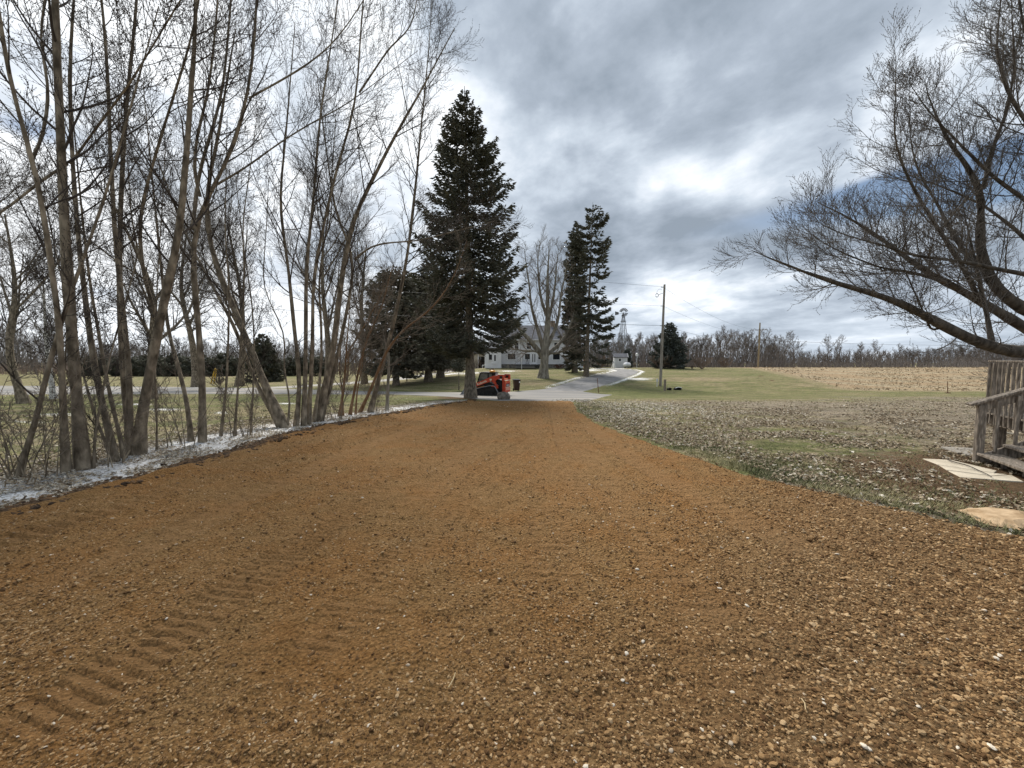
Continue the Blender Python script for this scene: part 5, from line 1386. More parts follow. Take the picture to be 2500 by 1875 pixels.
# ---- maple leaning in from the right
def maple():
    tb = Vector((14.6, 9.6, tz(14.6, 9.6)))
    def L_(px, wb, wt, y0, dY, ext=.6):
        return stem(px, wb, wt, dY, y0, ext, True)
    trunk = ([tuple(tb), tuple(tb + Vector((-.1, 0, .6))), tuple(tb + Vector((-.4, 0, 1.1))), tuple(tb + Vector((-.9, 0, 1.7))), tuple(tb + Vector((-1.4, .1, 2.2)))], .42, .30)
    limbs = [
        L_([(2660, 800), (2580, 850), (2500, 866), (2412, 847), (2336, 814), (2266, 771), (2195, 733), (2086, 700), (2021, 678), (1967, 657), (1913, 638), (1870, 620)], 44, 4, 9.5, -1.0, .2),
        L_([(2640, 830), (2560, 830), (2500, 805), (2461, 770), (2401, 743), (2347, 705), (2293, 684), (2228, 635), (2162, 586), (2076, 526), (2020, 500)], 34, 4, 9.6, .8, .2),
        L_([(2640, 800), (2570, 790), (2500, 755), (2445, 722), (2405, 667), (2392, 608), (2393, 515), (2401, 461), (2374, 423), (2325, 353), (2282, 271), (2266, 217)], 38, 3, 9.8, .3, .3),
        L_([(2400, 461), (2428, 347), (2460, 270), (2477, 163), (2470, 60)], 10, 3, 9.9, -.3),
        L_([(2390, 732), (2358, 662), (2314, 597), (2282, 543), (2238, 477), (2200, 401), (2179, 325), (2187, 228), (2187, 180)], 13, 3, 9.7, -.5, .2),
        L_([(2380, 650), (2325, 575), (2293, 505), (2249, 434), (2228, 370), (2222, 304)], 11, 3, 9.9, .9, .3),
        L_([(2540, 680), (2500, 668), (2428, 657), (2374, 643), (2293, 632), (2217, 624), (2160, 600), (2090, 585), (2020, 560)], 13, 3, 9.0, -.9, .3),
        L_([(2421, 835), (2408, 760), (2396, 700), (2385, 640), (2370, 580)], 13, 5, 9.3, .4),
        L_([(2300, 798), (2272, 811), (2263, 781), (2245, 740), (2222, 690), (2200, 640)], 6, 2, 9.2, -.2),
        L_([(2600, 560), (2520, 500), (2420, 430), (2350, 360), (2290, 300), (2250, 250)], 14, 3, 9.2, .6),
        L_([(2620, 480), (2540, 350), (2460, 230), (2430, 130), (2440, 20)], 14, 3, 9.0, .4),
        L_([(2560, 640), (2480, 560), (2400, 500), (2300, 455), (2220, 430)], 12, 3, 10.5, 1.0),
        L_([(2630, 300), (2560, 180), (2500, 80), (2480, -40)], 12, 4, 9.2, .3),
        L_([(2310, 690), (2230, 665), (2150, 655), (2060, 620), (2010, 595)], 9, 2, 9.6, -.4),
    ]
    bare_tree('maple_tree', 'wide bare budding maple reaching in from the right edge over the deck', 'tree', [trunk] + limbs, rng_(70), (22, 10, 7), (2.0, .75, .26),
              matt='bark_dark', twig='twig_mid', rmin=.0031, Lfall=.62, rmx=.014, t0=.15, sides=10, up=(.32, .28, .28), wob=.07, ang=.72)
maple()

# ---- evergreens
def spruce(name, label, base, H, prof, nlev, per, rng, matt='needles', tuft=(.30, .055), cb=.12, droop=.25, rtrunk=.3, dens=34, cat='spruce', group=None, gap=0.0, lean=(0, 0), skirt=True):
    root = thing(name, label, cat, tuple(base), 0, group)
    K = 10
    P = np.array([[(lean[0] * t, lean[1] * t, H * t - .1 * (t == 0)) for t in np.linspace(0, 1, K)]])
    R = (rtrunk * np.linspace(1, .05, K))[None].copy(); R[0, 0] *= 1.5
    link('trunk', mesh_np('trunk', *tubes(P, R, 12), [M['bark_spruce']]), root)
    N = nlev * per
    tz_ = np.sort(rng.random(N)) ** .85
    t = cb + (1 - cb) * (np.floor(tz_ * nlev) / nlev * .85 + tz_ * .15)
    t = np.clip(t, cb, .995)
    az = rng.random(N) * 2 * np.pi
    Lb = np.array([prof(v) for v in t]) * rng.uniform(.72, 1.12, N)
    if gap:
        Lb *= np.where(rng.random(N) < gap, rng.uniform(.25, .6, N), 1)
    o = np.stack([np.cos(az), np.sin(az), 0 * az], -1)
    s = np.linspace(0, 1, 6)
    el = np.interp(t, [0, .4, .8, 1], [-droop * 1.3, -droop * .7, .10, .40])      # angle at the trunk
    z0 = t * H
    ax = np.stack([lean[0] * t, lean[1] * t, z0], -1)
    Pb = ax[:, None, :] + o[:, None, :] * (Lb[:, None] * s)[..., None]
    Pb[..., 2] += Lb[:, None] * (np.tan(el)[:, None] * s + .28 * s ** 3 - .10 * np.sin(s * np.pi))
    Rb = np.clip(Lb * .012, .008, .05)[:, None] * np.linspace(1, .25, 6)[None]
    link('branches', mesh_np('branches', *tubes(Pb, Rb, 3), [M['bark_spruce']]), root)
    # needle sprays: tapered tufts along every branch and its side shoots
    cnt = np.maximum(5, (Lb * dens).astype(int))
    idx = np.repeat(np.arange(N), cnt); n = len(idx)
    u = rng.random(n) ** .72
    L_ = Lb[idx]
    f = u * 5; k = np.minimum(f.astype(int), 4); fr = (f - k)[:, None]
    p = Pb[idx, k] * (1 - fr) + Pb[idx, k + 1] * fr
    side = np.stack([-np.sin(az[idx]), np.cos(az[idx]), 0 * u], -1)
    w = rng.uniform(-1, 1, n) * .34 * L_ * np.clip(1.1 - u, .12, 1) * np.clip(u * 3, .2, 1)
    p = p + side * w[:, None] + o[idx] * (np.abs(w) * .5)[:, None]
    p[:, 2] -= np.abs(w) * .22 + rng.random(n) * .12 * tuft[0] / .3
    d = o[idx] * 1.0 + side * (np.sign(w) * rng.uniform(.2, 1.1, n))[:, None]
    d[:, 2] += rng.uniform(-.75, .35, n)
    d /= np.linalg.norm(d, axis=1, keepdims=True)
    ln = tuft[0] * rng.uniform(.6, 1.35, n) * np.clip(.55 + L_ / 3, .6, 1.1); wd = tuft[1] * rng.uniform(.7, 1.4, n)
    q = rng.normal(size=(n, 3)); q -= (q * d).sum(1, keepdims=True) * d; q /= np.linalg.norm(q, axis=1, keepdims=True); q2 = np.cross(d, q)
    c = p + d * (ln * .4)[:, None]
    V = np.stack([p, p + d * ln[:, None]] + [c + (q * math.cos(a) + q2 * math.sin(a)) * wd[:, None] for a in (0, 2.09, 4.19)], 1).reshape(-1, 3)
    T = np.array([[0, 2, 3], [0, 3, 4], [0, 4, 2], [1, 3, 2], [1, 4, 3], [1, 2, 4]])
    Fq = (np.arange(n)[:, None, None] * 5 + T[None]).reshape(-1, 3)
    link('foliage', mesh_np('foliage', V, Fq, [M[matt]], False), root, kind='stuff')
    return root
def prof_of(pts):
    a = np.array(pts); return lambda t: float(np.interp(t, a[:, 0], a[:, 1]))
gs = ground(1149, 972); Ym = gs.y; km = Ym / F
Hm = EYE + elev(210) * Ym - gs.z
def zt(v): return (EYE + elev(v) * Ym - gs.z) / Hm
spruce('spruce_tree', 'tall dark spruce beside the track loader, tallest evergreen in the scene', gs, Hm,
       prof_of([(zt(855), 70 * km), (zt(825), 122 * km), (zt(780), 130 * km), (zt(700), 138 * km), (zt(620), 122 * km), (zt(520), 108 * km), (zt(430), 86 * km), (zt(350), 60 * km), (zt(290), 34 * km), (zt(245), 14 * km), (1, 2 * km)]),
       44, 9, rng_(80), 'needles', (.26, .042), cb=zt(857), droop=.30, rtrunk=.31, dens=44, lean=(-.25, 0))
def sp2(label, u, v, vtop, prof, Y=None, **k):
    g = ground(u, v) if Y is None else None
    if g is None:
        p = pt(u, v, Y); g = Vector((p.x, Y, tz(p.x, Y)))
    kk = g.y / F; H = EYE + elev(vtop) * g.y - g.z
    f = prof_of([((EYE + elev(a) * g.y - g.z) / H, b * kk) for a, b in prof] + [(1, 3 * kk)])
    cbv = prof[0][0]
    return spruce('spruce_tree', label, g, H, f, cb=(EYE + elev(cbv) * g.y - g.z) / H, **k)
GE = 'evergreens behind the driveway end'
sp2('dark drooping spruce left of the tall one, behind the thicket', 967, 927, 655, [(905, 50), (880, 80), (820, 85), (750, 70), (700, 45), (670, 25)], 46, nlev=26, per=9, rng=rng_(81), rtrunk=.32, tuft=(.5, .10), dens=15, droop=.45, matt='needles_brown', group=GE)
sp2('spruce with thick flared trunk, left of two trunks behind the tall spruce', 1046, 919, 640, [(885, 50), (860, 90), (780, 85), (730, 60), (680, 30), (655, 12)], 50, nlev=28, per=8, rng=rng_(82), rtrunk=.42, tuft=(.5, .10), dens=15, droop=.4, matt='needles_brown', group=GE)
sp2('spruce with thick trunk, right of two trunks behind the tall spruce', 1075, 909, 660, [(875, 55), (850, 85), (780, 75), (720, 45), (680, 20)], 57, nlev=26, per=8, rng=rng_(83), rtrunk=.46, tuft=(.55, .11), dens=14, droop=.4, matt='needles_brown', group=GE)
sp2('narrow dark spruce, left and lower of the pair right of the farmhouse', 1403, 909, 541, [(892, 18), (860, 30), (800, 30), (720, 27), (640, 22), (580, 13), (555, 6)], None, nlev=40, per=9, rng=rng_(84), rtrunk=.36, tuft=(.5, .10), dens=24, droop=.5, group=GE)
sp2('taller ragged spruce with gaps, right of the pair beside the driveway', 1431, 919, 493, [(880, 30), (860, 58), (800, 66), (740, 62), (680, 58), (600, 54), (540, 34), (510, 14)], None, nlev=20, per=8, rng=rng_(85), rtrunk=.30, tuft=(.45, .085), dens=24, droop=.5, gap=.30, lean=(.6, 0), group=GE)
sp2('broad cone-shaped evergreen behind the grey utility pole', 1632, 901, 786, [(897, 36), (885, 44), (860, 38), (830, 26), (805, 14)], 78, nlev=26, per=9, rng=rng_(86), rtrunk=.25, tuft=(.45, .09), dens=26, droop=.15, matt='needles_blue', group=GE)
sp2('small rounded evergreen tucked behind the white shed', 1531, 900, 850, [(899, 12), (885, 13), (868, 10), (856, 6)], 86, nlev=14, per=9, rng=rng_(87), rtrunk=.1, tuft=(.35, .08), dens=30, droop=.0, matt='needles_blue', group=GE)
sp2('dark spruce across the road behind the spreading clump', 645, 932, 812, [(928, 38), (915, 44), (880, 32), (845, 18)], 58, nlev=22, per=9, rng=rng_(88), rtrunk=.2, tuft=(.45, .10), dens=20, droop=.2, group=GE)
for i, (u, vt_, w, lab) in enumerate(((375, 872, 40, 'first dark cedar of the far hedge left of the dark spruce'), (430, 862, 42, 'second dark cedar of the far hedge'), (490, 868, 40, 'third dark cedar of the far hedge, behind the twin trunk'), (548, 860, 40, 'fourth dark cedar of the far hedge beside the yellow guards'), (720, 872, 34, 'low dark cedar behind the spreading clump'), (780, 868, 30, 'low dark cedar right of the spreading clump'), (225, 874, 34, 'low dark cedar behind the leftmost trunks'), (310, 880, 34, 'low dark cedar behind the five-trunk clump'))):
    sp2(lab, u, 915, vt_, [(914, w * .9), (900, w), (885, w * .7), (875, w * .4)], 84, nlev=12, per=8, rng=rng_(90 + i), rtrunk=.15, tuft=(.5, .13), dens=16, droop=.0, cat='cedar', group='dark evergreens across the road')
sp2('low drooping evergreen bough shrub under the tall spruce', 1120, 905, 868, [(904, 10), (895, 16), (882, 12)], 40, nlev=8, per=8, rng=rng_(99), rtrunk=.06, tuft=(.3, .06), dens=26, droop=.3, cat='evergreen shrub')

# ---- bare shrubs
def shrub(label, u, v, w, h, seed, Y=None, twig='twig_brown', group='bare shrubs on the right lawn', n=9, rb=.05):
    g = ground(u, v) if Y is None else None
    if g is None: p = pt(u, v, Y); g = Vector((p.x, Y, tz(p.x, Y)))
    k = g.y / F; W, H = w * k / 2, h * k; rg = rng_(seed); st = []
    for i in range(n):
        a = rg.uniform(0, 6.28); f = rg.uniform(.3, 1)
        q = [(g.x, g.y, g.z - .05)]
        for j in range(1, 5):
            s = j / 4; q.append((g.x + math.cos(a) * W * f * s ** .8, g.y + math.sin(a) * W * f * s ** .8, g.z + H * s ** 1.1 * (1 - .35 * f * f)))
        st.append((q, rb, .012))
    bare_tree('shrub', label, 'shrub', st, rg, (9, 7, 5), (H * .42, H * .2, H * .09), group=group, t0=.2, sides=5, K=10, matt='twig_brown', twig=twig, rmin=.010, buds=False, rmx=.05, part_names=('stem', 'branches', 'twigs'))
shrub('wide reddish bare shrub in front of the cone-shaped evergreen', 1611, 900, 62, 34, 110)
shrub('bare shrub on the lawn right of the cone-shaped evergreen', 1714, 901, 56, 30, 111)
shrub('small low bare shrub left of its larger neighbour', 1690, 901, 10, 8, 112, n=5, rb=.02)
shrub('bare shrub near the yellowish utility pole', 1771, 897, 36, 22, 113, 88)
shrub('small round-headed bare fruit tree right of the spruce pair', 1468, 896, 36, 28, 114, 84)
shrub('rounded grey shrub across the road beside the yellow guards', 534, 933, 30, 18, 115, 50, 'twig_far', 'shrubs across the road')
red_h = mat('red_twigs', (.06, .018, .012), (.12, .04, .025), 2, .9); M['twig_red'] = red_h
shrub('low dark red hedge below the right-hand farmhouse windows', 1366, 899, 40, 10, 116, 75, 'twig_red', 'hedge by the house', n=16)
shrub('small reddish leafy shrub behind the track loader beacon', 1200, 905, 14, 12, 117, 62, 'twig_red', 'hedge by the house', n=7, rb=.03)

# ---- far woods: single trees sharing a few meshes
def far_woods():
    variants = []
    for i in range(7):
        rg = rng_(200 + i)
        (tr, li), cr = tree_mesh(15.0, .62 + .08 * (i % 3), rg, r=.013, n0=5, m=(8, 6, 4), rmin=.03, sides=3, fork=.38, up=.55)
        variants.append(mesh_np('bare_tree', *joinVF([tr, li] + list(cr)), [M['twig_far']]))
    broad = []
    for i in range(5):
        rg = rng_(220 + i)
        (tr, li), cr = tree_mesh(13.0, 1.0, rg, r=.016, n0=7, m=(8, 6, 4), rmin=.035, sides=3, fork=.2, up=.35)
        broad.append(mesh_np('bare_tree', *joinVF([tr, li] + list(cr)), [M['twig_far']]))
    rg = rng_(230)
    def put(u, Y, H, vs, h0, label, group, zoff=0):
        x = (u - 1250) / F * Y
        me = vs[rg.integers(len(vs))]
        o = link('bare_tree', me); s = H / h0
        o.location = (x, Y, tz(x, Y) - .2 + zoff); o.scale = (s * rg.uniform(.85, 1.2),) * 2 + (s,); o.rotation_euler = (0, 0, rg.uniform(0, 6.28))
        o['label'] = label; o['category'] = 'tree'; o['group'] = group
    # tall wood behind the shed and lawn
    for i in range(74):
        u = 1440 + (1912 - 1440) * (i + rg.uniform(-.4, .4)) / 73
        Y = rg.uniform(150, 185)
        H = (898 - np.interp(u, [1440, 1500, 1600, 1750, 1830, 1880, 1925], [815, 812, 808, 802, 806, 808, 835])) * Y / F * rg.uniform(.82, 1.05)
        put(u, Y, H, variants, 15., 'tall thin bare tree in the wood behind the shed and right lawn', 'wood behind the right lawn')
    # hedgerow beyond the stubble
    ORD = 'first second third fourth fifth sixth seventh eighth ninth tenth last'.split()
    tall = {1940: 822, 2020: 832, 2045: 830, 2095: 842, 2135: 842, 2190: 850, 2215: 852, 2310: 838, 2350: 840, 2385: 832, 2420: 836}
    for u, vt_ in tall.items():
        put(u, 225, (900 - vt_) * .225, broad, 13., '%s from left of the taller bare trees in the hedgerow beyond the stubble' % ORD[sorted(tall).index(u)], 'taller hedgerow trees')
    for i in range(72):
        u = 1915 + (2750 - 1915) * (i + rg.uniform(-.4, .4)) / 71
        Y = rg.uniform(220, 260)
        H = (900 - np.interp(u, [1915, 2000, 2150, 2250, 2400, 2600], [862, 868, 864, 860, 850, 845])) * Y / F * rg.uniform(.8, 1.15)
        put(u, Y, H, broad, 13., 'low bare tree in the hedgerow beyond the stubble field', 'hedgerow beyond the stubble field')
    # wood across the road on the left
    for i in range(110):
        u = -350 + (1240 + 350) * (i + rg.uniform(-.4, .4)) / 109
        Y = rg.uniform(105, 150)
        H = (915 - np.interp(u, [-350, 100, 200, 300, 420, 600, 760, 900, 1240], [780, 800, 835, 848, 838, 835, 838, 825, 830])) * Y / F * rg.uniform(.8, 1.1)
        put(u, Y, H, variants if i % 2 else broad, 15. if i % 2 else 13., 'bare tree in the long wood across the road on the left', 'wood across the road')
    # dim depth of the woods behind the single trees, and their undergrowth
    def mass(name, u0, u1, Y0, Y1, n, v0f, h, label, tw='twig_far'):
        P, Rr = [], []
        for i in range(n):
            u = rg.uniform(u0, u1); Y = rg.uniform(Y0, Y1); x = (u - 1250) / F * Y; z = tz(x, Y)
            hh = h(u) * Y / F * rg.uniform(.4, 1.1)
            lean = rg.normal(size=2) * hh * .12
            b = rg.uniform(-.2, .3) * hh
            P.append([(x, Y, z - .2), (x + lean[0] * .4, Y + lean[1] * .4, z + hh * .35), (x + lean[0], Y + lean[1], z + hh * .7), (x + lean[0] * 1.6 + b * .3, Y + lean[1], z + hh)])
            Rr.append(np.array([.10, .085, .06, .03]) * rg.uniform(.5, 1.3) * Y / 130)
        P, Rr = np.array(P), np.array(Rr)
        C, CR = sprout(P, Rr, 4, 4, .15, 1., .6, float(np.mean([h(u0), h(u1)])) * (Y0 + Y1) / 2 / F * .5, .7, .3, .15, .02 * Y0 / 130, rg)
        V, Fq = joinVF([tubes(P, Rr, 3), tubes(C, CR, 3)])
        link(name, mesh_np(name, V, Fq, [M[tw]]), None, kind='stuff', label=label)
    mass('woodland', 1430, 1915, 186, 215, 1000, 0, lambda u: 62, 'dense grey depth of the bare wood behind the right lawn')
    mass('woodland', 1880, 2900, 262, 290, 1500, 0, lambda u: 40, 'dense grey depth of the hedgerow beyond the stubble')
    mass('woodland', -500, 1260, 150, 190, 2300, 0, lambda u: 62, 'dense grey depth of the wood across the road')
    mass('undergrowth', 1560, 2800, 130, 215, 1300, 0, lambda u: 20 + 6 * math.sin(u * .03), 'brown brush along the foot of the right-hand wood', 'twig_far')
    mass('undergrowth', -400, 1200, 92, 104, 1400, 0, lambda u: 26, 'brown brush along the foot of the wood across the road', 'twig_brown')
far_woods()
#@@PART4
# ------------------------------------------------------------------ small ground things
def stones():
    rng = rng_(300)
    smat = bpy.data.materials.new('stone')
    cols = [(.28, .18, .095), (.36, .26, .16), (.44, .35, .25), (.24, .155, .085), (.60, .53, .43), (.32, .22, .13)]
    mats = [mat('stone_%d' % i, tuple(v * .72 for v in c), c, 40, .85) for i, c in enumerate(cols)]
    import bmesh
    protos = []
    for i in range(12):
        bm = bmesh.new(); bmesh.ops.create_icosphere(bm, subdivisions=2, radius=1)
        o = rng.random(3) * 20
        for v in bm.verts:
            c = v.co; f = 1 + .55 * float(fbm(c.x * .9 + o[0], c.y * .9 + c.z * 1.1 + o[1], 2))
            v.co = c * f
        me = bpy.data.meshes.new('stone'); bm.to_mesh(me); bm.free()
        me.polygons.foreach_set('use_smooth', [True] * len(me.polygons))
        me.materials.append(mats[i % 6]); protos.append(me)
    n = 0
    while n < 270:
        y = 1.55 + 3.0 * rng.random() ** 1.3; x = rng.uniform(-1.28, 1.28) * y
        if n > 60 and rng.random() < .5: x = rng.uniform(.1, 1.25) * y
        s = rng.uniform(.006, .010) * (1 + .12 * y)
        h, m, d = soil_h(np.array([x]), np.array([y]))
        o = link('stone', protos[rng.integers(12)], driveway)
        o.scale = (s * rng.uniform(.8, 1.4), s * rng.uniform(.8, 1.2), s * rng.uniform(.4, .7)); o.location = (x, y, tz(x, y) + float(h[0]) + s * .25)
        o.rotation_euler = (rng.uniform(-.4, .4), rng.uniform(-.4, .4), rng.uniform(0, 6.28)); n += 1
stones()
def clean(x, y, k): return x[k], y[k]
def pebbles():
    rng = rng_(301)
    n = 300000
    y = 1.2 * np.exp(rng.random(n) ** .85 * math.log(24 / 1.2))
    x = rng.uniform(-1.35, 1.35, n) * y
    sd = soil_sd(x, y); h, m, d = soil_h(x, y)
    stony = ss(x - .9 * (y - 2.5), -.5, 2.5)
    clump = vnoise(x * .9, y * .9) + .5 * vnoise(x * 3, y * 3)
    k = (sd > .02) & (rng.random(n) < (.45 + .8 * clump + .5 * stony) * (1 - .88 * m))
    x, y, h, st = x[k], y[k], h[k], stony[k]; n = len(x)
    s = .0027 * np.exp(rng.normal(size=n) * .42) * (1 + .15 * y) * (1 + .35 * st)
    s = np.minimum(s, .0135)
    P = np.stack([x, y, terrain(x, y) + h + .004 + s * .15], -1)
    scl = np.stack([s * rng.uniform(.8, 1.7, n), s * rng.uniform(.7, 1.3, n), s * rng.uniform(.4, .85, n)], -1)
    rot = np.stack([rng.uniform(-.6, .6, n), rng.uniform(-.6, .6, n), rng.uniform(0, 6.28, n)], -1)
    t = np.clip(rng.random(n) ** 1.25 * .84, 0, 1); t = np.where(rng.random(n) < .005, 1.0, t)
    m_ = inst_mat('pebble', [(0, (.075, .038, .015)), (.35, (.19, .108, .046)), (.6, (.33, .205, .095)), (.80, (.41, .28, .15)), (.93, (.40, .30, .19)), (1., (.62, .54, .43))])
    scatter('gravel', P, rot, scl, t, 'stone', m_)
pebbles()
def leaves():
    rng = rng_(302)
    lm = inst_mat('dead_leaf', [(0, (.06, .042, .026)), (.3, (.15, .108, .068)), (.6, (.27, .21, .14)), (.85, (.42, .36, .27)), (1., (.58, .53, .45))])
    # leaf litter under the maple
    n = 120000
    y = 3.2 * np.exp(rng.random(n) ** .8 * math.log(26 / 3.2)); x = rng.uniform(.1, 1.4, n) * y
    sd = soil_sd(x, y)
    dens = .20 + .9 * vnoise(x * .35, y * .35) + 1.3 * vnoise(x * 1.3, y * 1.3) + .9 * vnoise(x * 4, y * 4) + .55 * np.exp(-(((-sd) - .8) / .8) ** 2) + .7 * np.exp(-((x - 5.5 - .15 * (y - 15)) / 2.6) ** 2) * ss(y, 10, 14) + .08 * ss(x, 4, 9)
    dens *= 1 - ss(y + 14 * vnoise(x * .12, y * .12), 14, 30)
    dens *= 1 - .7 * ss(x, 3.6, 5.2) * np.exp(-((y - 4.8) / 1.5) ** 2)
    slabk = inpoly_sd(x, y, [tuple(ground(*q)[:2]) for q in ((2252, 1122), (2322, 1125), (2441, 1152), (2500, 1178), (2429, 1175), (2340, 1168))]) > -.04
    k = (sd < -.03) & (rng.random(n) < dens) & ~slabk
    x1, y1 = x[k], y[k]
    # bank on the left
    n2 = 60000
    y = 2.5 * np.exp(rng.random(n2) * math.log(22 / 2.5)); sdl = rng.uniform(-1.9, -.02, n2); x = leftx(y) + edge_wob(y) + sdl
    k2 = rng.random(n2) < np.clip(.42 + 1.1 * vnoise(x * 2.5, y * 2.5) + 1.0 * vnoise(x * 7, y * 7), 0, 1)
    x2, y2 = x[k2], y[k2]
    # lawn behind the bank
    n3 = 26000
    y = 4 * np.exp(rng.random(n3) * math.log(34 / 4)); x = -6.6 - rng.random(n3) ** 1.5 * y * 1.1
    k3 = rng.random(n3) < np.clip(.3 + vnoise(x * .5, y * .5) * 1.3, 0, 1) * (1 - ss(y, 18, 34))
    x3, y3 = x[k3], y[k3]
    # a few strays on the soil
    x4 = rng.uniform(-5, 6, 140); y4 = rng.uniform(2.6, 22, 140)
    k4 = soil_sd(x4, y4) > 0; x4, y4 = x4[k4], y4[k4]
    sh1 = .06 + .30 * np.exp(-((x1 - 5.0 - .15 * (y1 - 15)) / 2.6) ** 2) * ss(y1, 9, 14)
    for nm, X, Y_, s0, sh in (('leaf_litter', x1, y1, .020, sh1), ('bank_leaves', x2, y2, .0155, .22), ('lawn_leaves', x3, y3, .024, .08), ('stray_leaves', x4, y4, .013, .0)):
        n = len(X); s = s0 * rng.uniform(.6, 1.35, n) * (1 + .018 * Y_)
        hh = .025 * fbm(X * 1.7, Y_ * 1.7, 2) + .012
        if nm == 'stray_leaves': hh = soil_h(X, Y_)[0] + .012
        P = np.stack([X, Y_, terrain(X, Y_) + hh + rng.random(n) * .016], -1)
        rot = np.stack([rng.normal(size=n) * .30, rng.normal(size=n) * .30, rng.uniform(0, 6.28, n)], -1)
        scl = np.stack([s, s * rng.uniform(.55, 1, n), s], -1)
        t = np.clip(rng.beta(2.2, 2.0, n) + sh, 0, 1)
        scatter(nm, P, rot, scl, t, 'leaf', lm)
leaves()
def grass():
    rng = rng_(303)
    n = 90000
    y = 3.4 * np.exp(rng.random(n) * math.log(24 / 3.4)); x = np.where(rng.random(n) < .6, rng.uniform(.1, 1.35, n), rng.uniform(-1.35, -.2, n)) * y
    sd = soil_sd(x, y)
    gr = vnoise(x * .35, y * .35); green = np.exp(-(((-sd) - .5) / .9) ** 2) * (x > 0)
    k = (((sd < -.0) & (x > 0)) | ((sd < -1.3) & (x < 0))) & (rng.random(n) < (.24 + green * .42 - gr * .8) * (1 - .75 * ss(x, 3.6, 5.2)))
    slabk = inpoly_sd(x, y, [tuple(ground(*q)[:2]) for q in ((2252, 1122), (2322, 1125), (2441, 1152), (2500, 1178), (2429, 1175), (2340, 1168))]) > -.02
    k &= ~slabk
    x, y = x[k], y[k]; n = len(x); nb = 5
    X = np.repeat(x, nb) + rng.normal(size=n * nb) * .025; Y_ = np.repeat(y, nb) + rng.normal(size=n * nb) * .025
    Z = terrain(X, Y_) + .025 * fbm(X * 1.7, Y_ * 1.7, 2)
    N = n * nb; a = rng.uniform(0, 6.28, N); L_ = rng.uniform(.025, .065, N); w = .0028 * (1 + .10 * Y_)
    b = np.stack([X, Y_, Z], -1); d = np.stack([np.cos(a) * .7, np.sin(a) * .7, np.full(N, .8)], -1) * L_[:, None]; s = np.stack([-np.sin(a), np.cos(a), 0 * a], -1) * w[:, None]
    V = np.stack([b - s, b + s, b + d], 1).reshape(-1, 3); Fq = np.arange(3 * N).reshape(-1, 3)
    gm = mat('grass_blade', (.095, .105, .042), (.28, .25, .13), 1.2, .9, contrast=(.4, .62))
    link('grass', mesh_np('grass', V, Fq, [gm], False), None, kind='stuff')
grass()
def clods():
    rng = rng_(304); n = 5200
    y = 2.5 * np.exp(rng.random(n) * math.log(24 / 2.5)); off = rng.normal(size=n) * .10
    x = leftx(y) + edge_wob(y) + off
    s = rng.uniform(.010, .034, n) * (1 + .03 * y)
    P = np.stack([x, y, terrain(x, y) + .01], -1)
    scl = np.stack([s * 1.3, s, s * .7], -1); rot = rng.uniform(-.5, .5, (n, 3)) * [1, 1, 6]
    m_ = inst_mat('clod', [(0, (.030, .019, .012)), (.6, (.09, .055, .03)), (1, (.17, .095, .045))])
    scatter('soil_clods', P, rot, scl, rng.random(n), 'stone', m_)
    # chopped stubble lying in the field
    n = 42000
    y = 26 * np.exp(rng.random(n) ** .9 * math.log(190 / 26)); x = rng.uniform(.3, 1.5, n) * y
    f = inpoly_sd(x, y, POLY_FIELD)
    k = (f > -.3) & (rng.random(n) < np.clip(.55 + 1.3 * vnoise(x * .25, y * .25) + .8 * vnoise(x * .8, y * .5), .03, 1)); x, y = x[k], y[k]; n = len(x)
    s = rng.uniform(.04, .09, n) * (1 + .012 * y)
    P = np.stack([x, y, terrain(x, y) + .03], -1)
    m2 = inst_mat('stubble', [(0, (.15, .105, .060)), (.5, (.33, .255, .16)), (1, (.52, .43, .30))])
    scatter('stubble', P, np.stack([rng.normal(size=n) * .5, rng.normal(size=n) * .5, rng.uniform(0, 6.28, n)], -1), np.stack([s, s * .45, s * .5], -1), rng.random(n), 'leaf', m2)
clods()
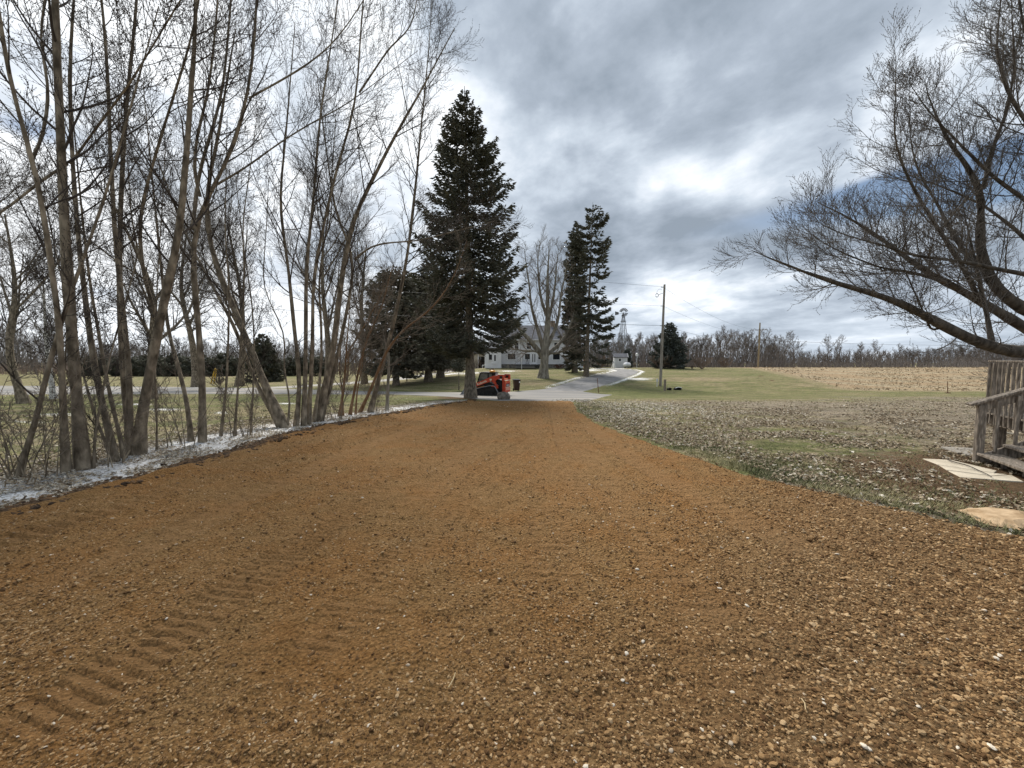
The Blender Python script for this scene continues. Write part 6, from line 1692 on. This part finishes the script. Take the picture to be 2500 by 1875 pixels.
def sticks():
    wm = mat('pale_stick', (.22, .17, .11), (.36, .29, .20), 9, .85)
    data = [((338, 1118), (372, 1076), .010, 'pale fallen branch leaning on the bank before the five-trunk clump'), ((1980, 1625), (1968, 1600), None, ''),]
    a, b = ground(300, 1125), ground(372, 1078); b.z += .28
    P = smooth_line([tuple(a), tuple(a.lerp(b, .5) + Vector((0, 0, .06))), tuple(b)], 8)
    V, Fq = tubes(P[None] - np.array(a), np.linspace(.014, .007, 8)[None], 6)
    o = link('fallen_branch', mesh_np('fallen_branch', V, Fq, [wm])); o.location = a; o['label'] = 'pale fallen branch leaning on the bank before the five-trunk clump'; o['category'] = 'branch'
    # straw bits on the soil
    for (u0, v0, u1, v1, lab) in ((1095, 1690, 1112, 1655, 'bent straw in the middle foreground soil'), (1120, 1578, 1134, 1563, 'short straw in the middle soil, left of centre'), (1956, 1718, 1966, 1748, 'pale straw stub lying right of centre in the foreground soil'), (143, 1770, 155, 1758, 'pale straw stub in a track print near the left corner'), (372, 1428, 382, 1420, 'short pale straw on the left part of the soil')):
        a, b = ground(u0, v0), ground(u1, v1)
        z = float(soil_h(np.array([a.x]), np.array([a.y]))[0][0]) + .02
        a.z += z; b.z += z + .004
        V, Fq = tubes(np.array([[tuple(a), tuple(a.lerp(b, .5) + Vector((.006, 0, .004))), tuple(b)]]) - np.array(a), np.array([[.0028, .003, .0022]]), 5)
        o = link('straw', mesh_np('straw', V, Fq, [mat('straw', (.45, .34, .19), rough=.8)])); o.location = a; o['label'] = lab; o['category'] = 'straw'
    # torn bark at the far left corner of the bank
    g = ground(60, 1188); rng = rng_(310)
    root = thing('bark_litter', 'curled pale bark strips at the left end of the bank', 'bark strips', tuple(g))
    for i in range(4):
        q = [(rng.uniform(-.15, .15), rng.uniform(-.1, .1), .02)]
        a = rng.uniform(-.9, .6); l = rng.uniform(.08, .16)
        for j in range(1, 7): q.append((q[0][0] + math.cos(a) * l * j / 6, q[0][1] + math.sin(a) * l * .4 * j / 6, .02 + .10 * math.sin(j / 6 * 2.4)))
        q = np.array(q); V = np.concatenate([q + [0, .008, 0], q - [0, .010, .004]]); n = len(q)
        link('strip', mesh_np('strip', V, np.array([[k, k + 1, n + k + 1, n + k] for k in range(n - 1)]), [wm]), root)
sticks()
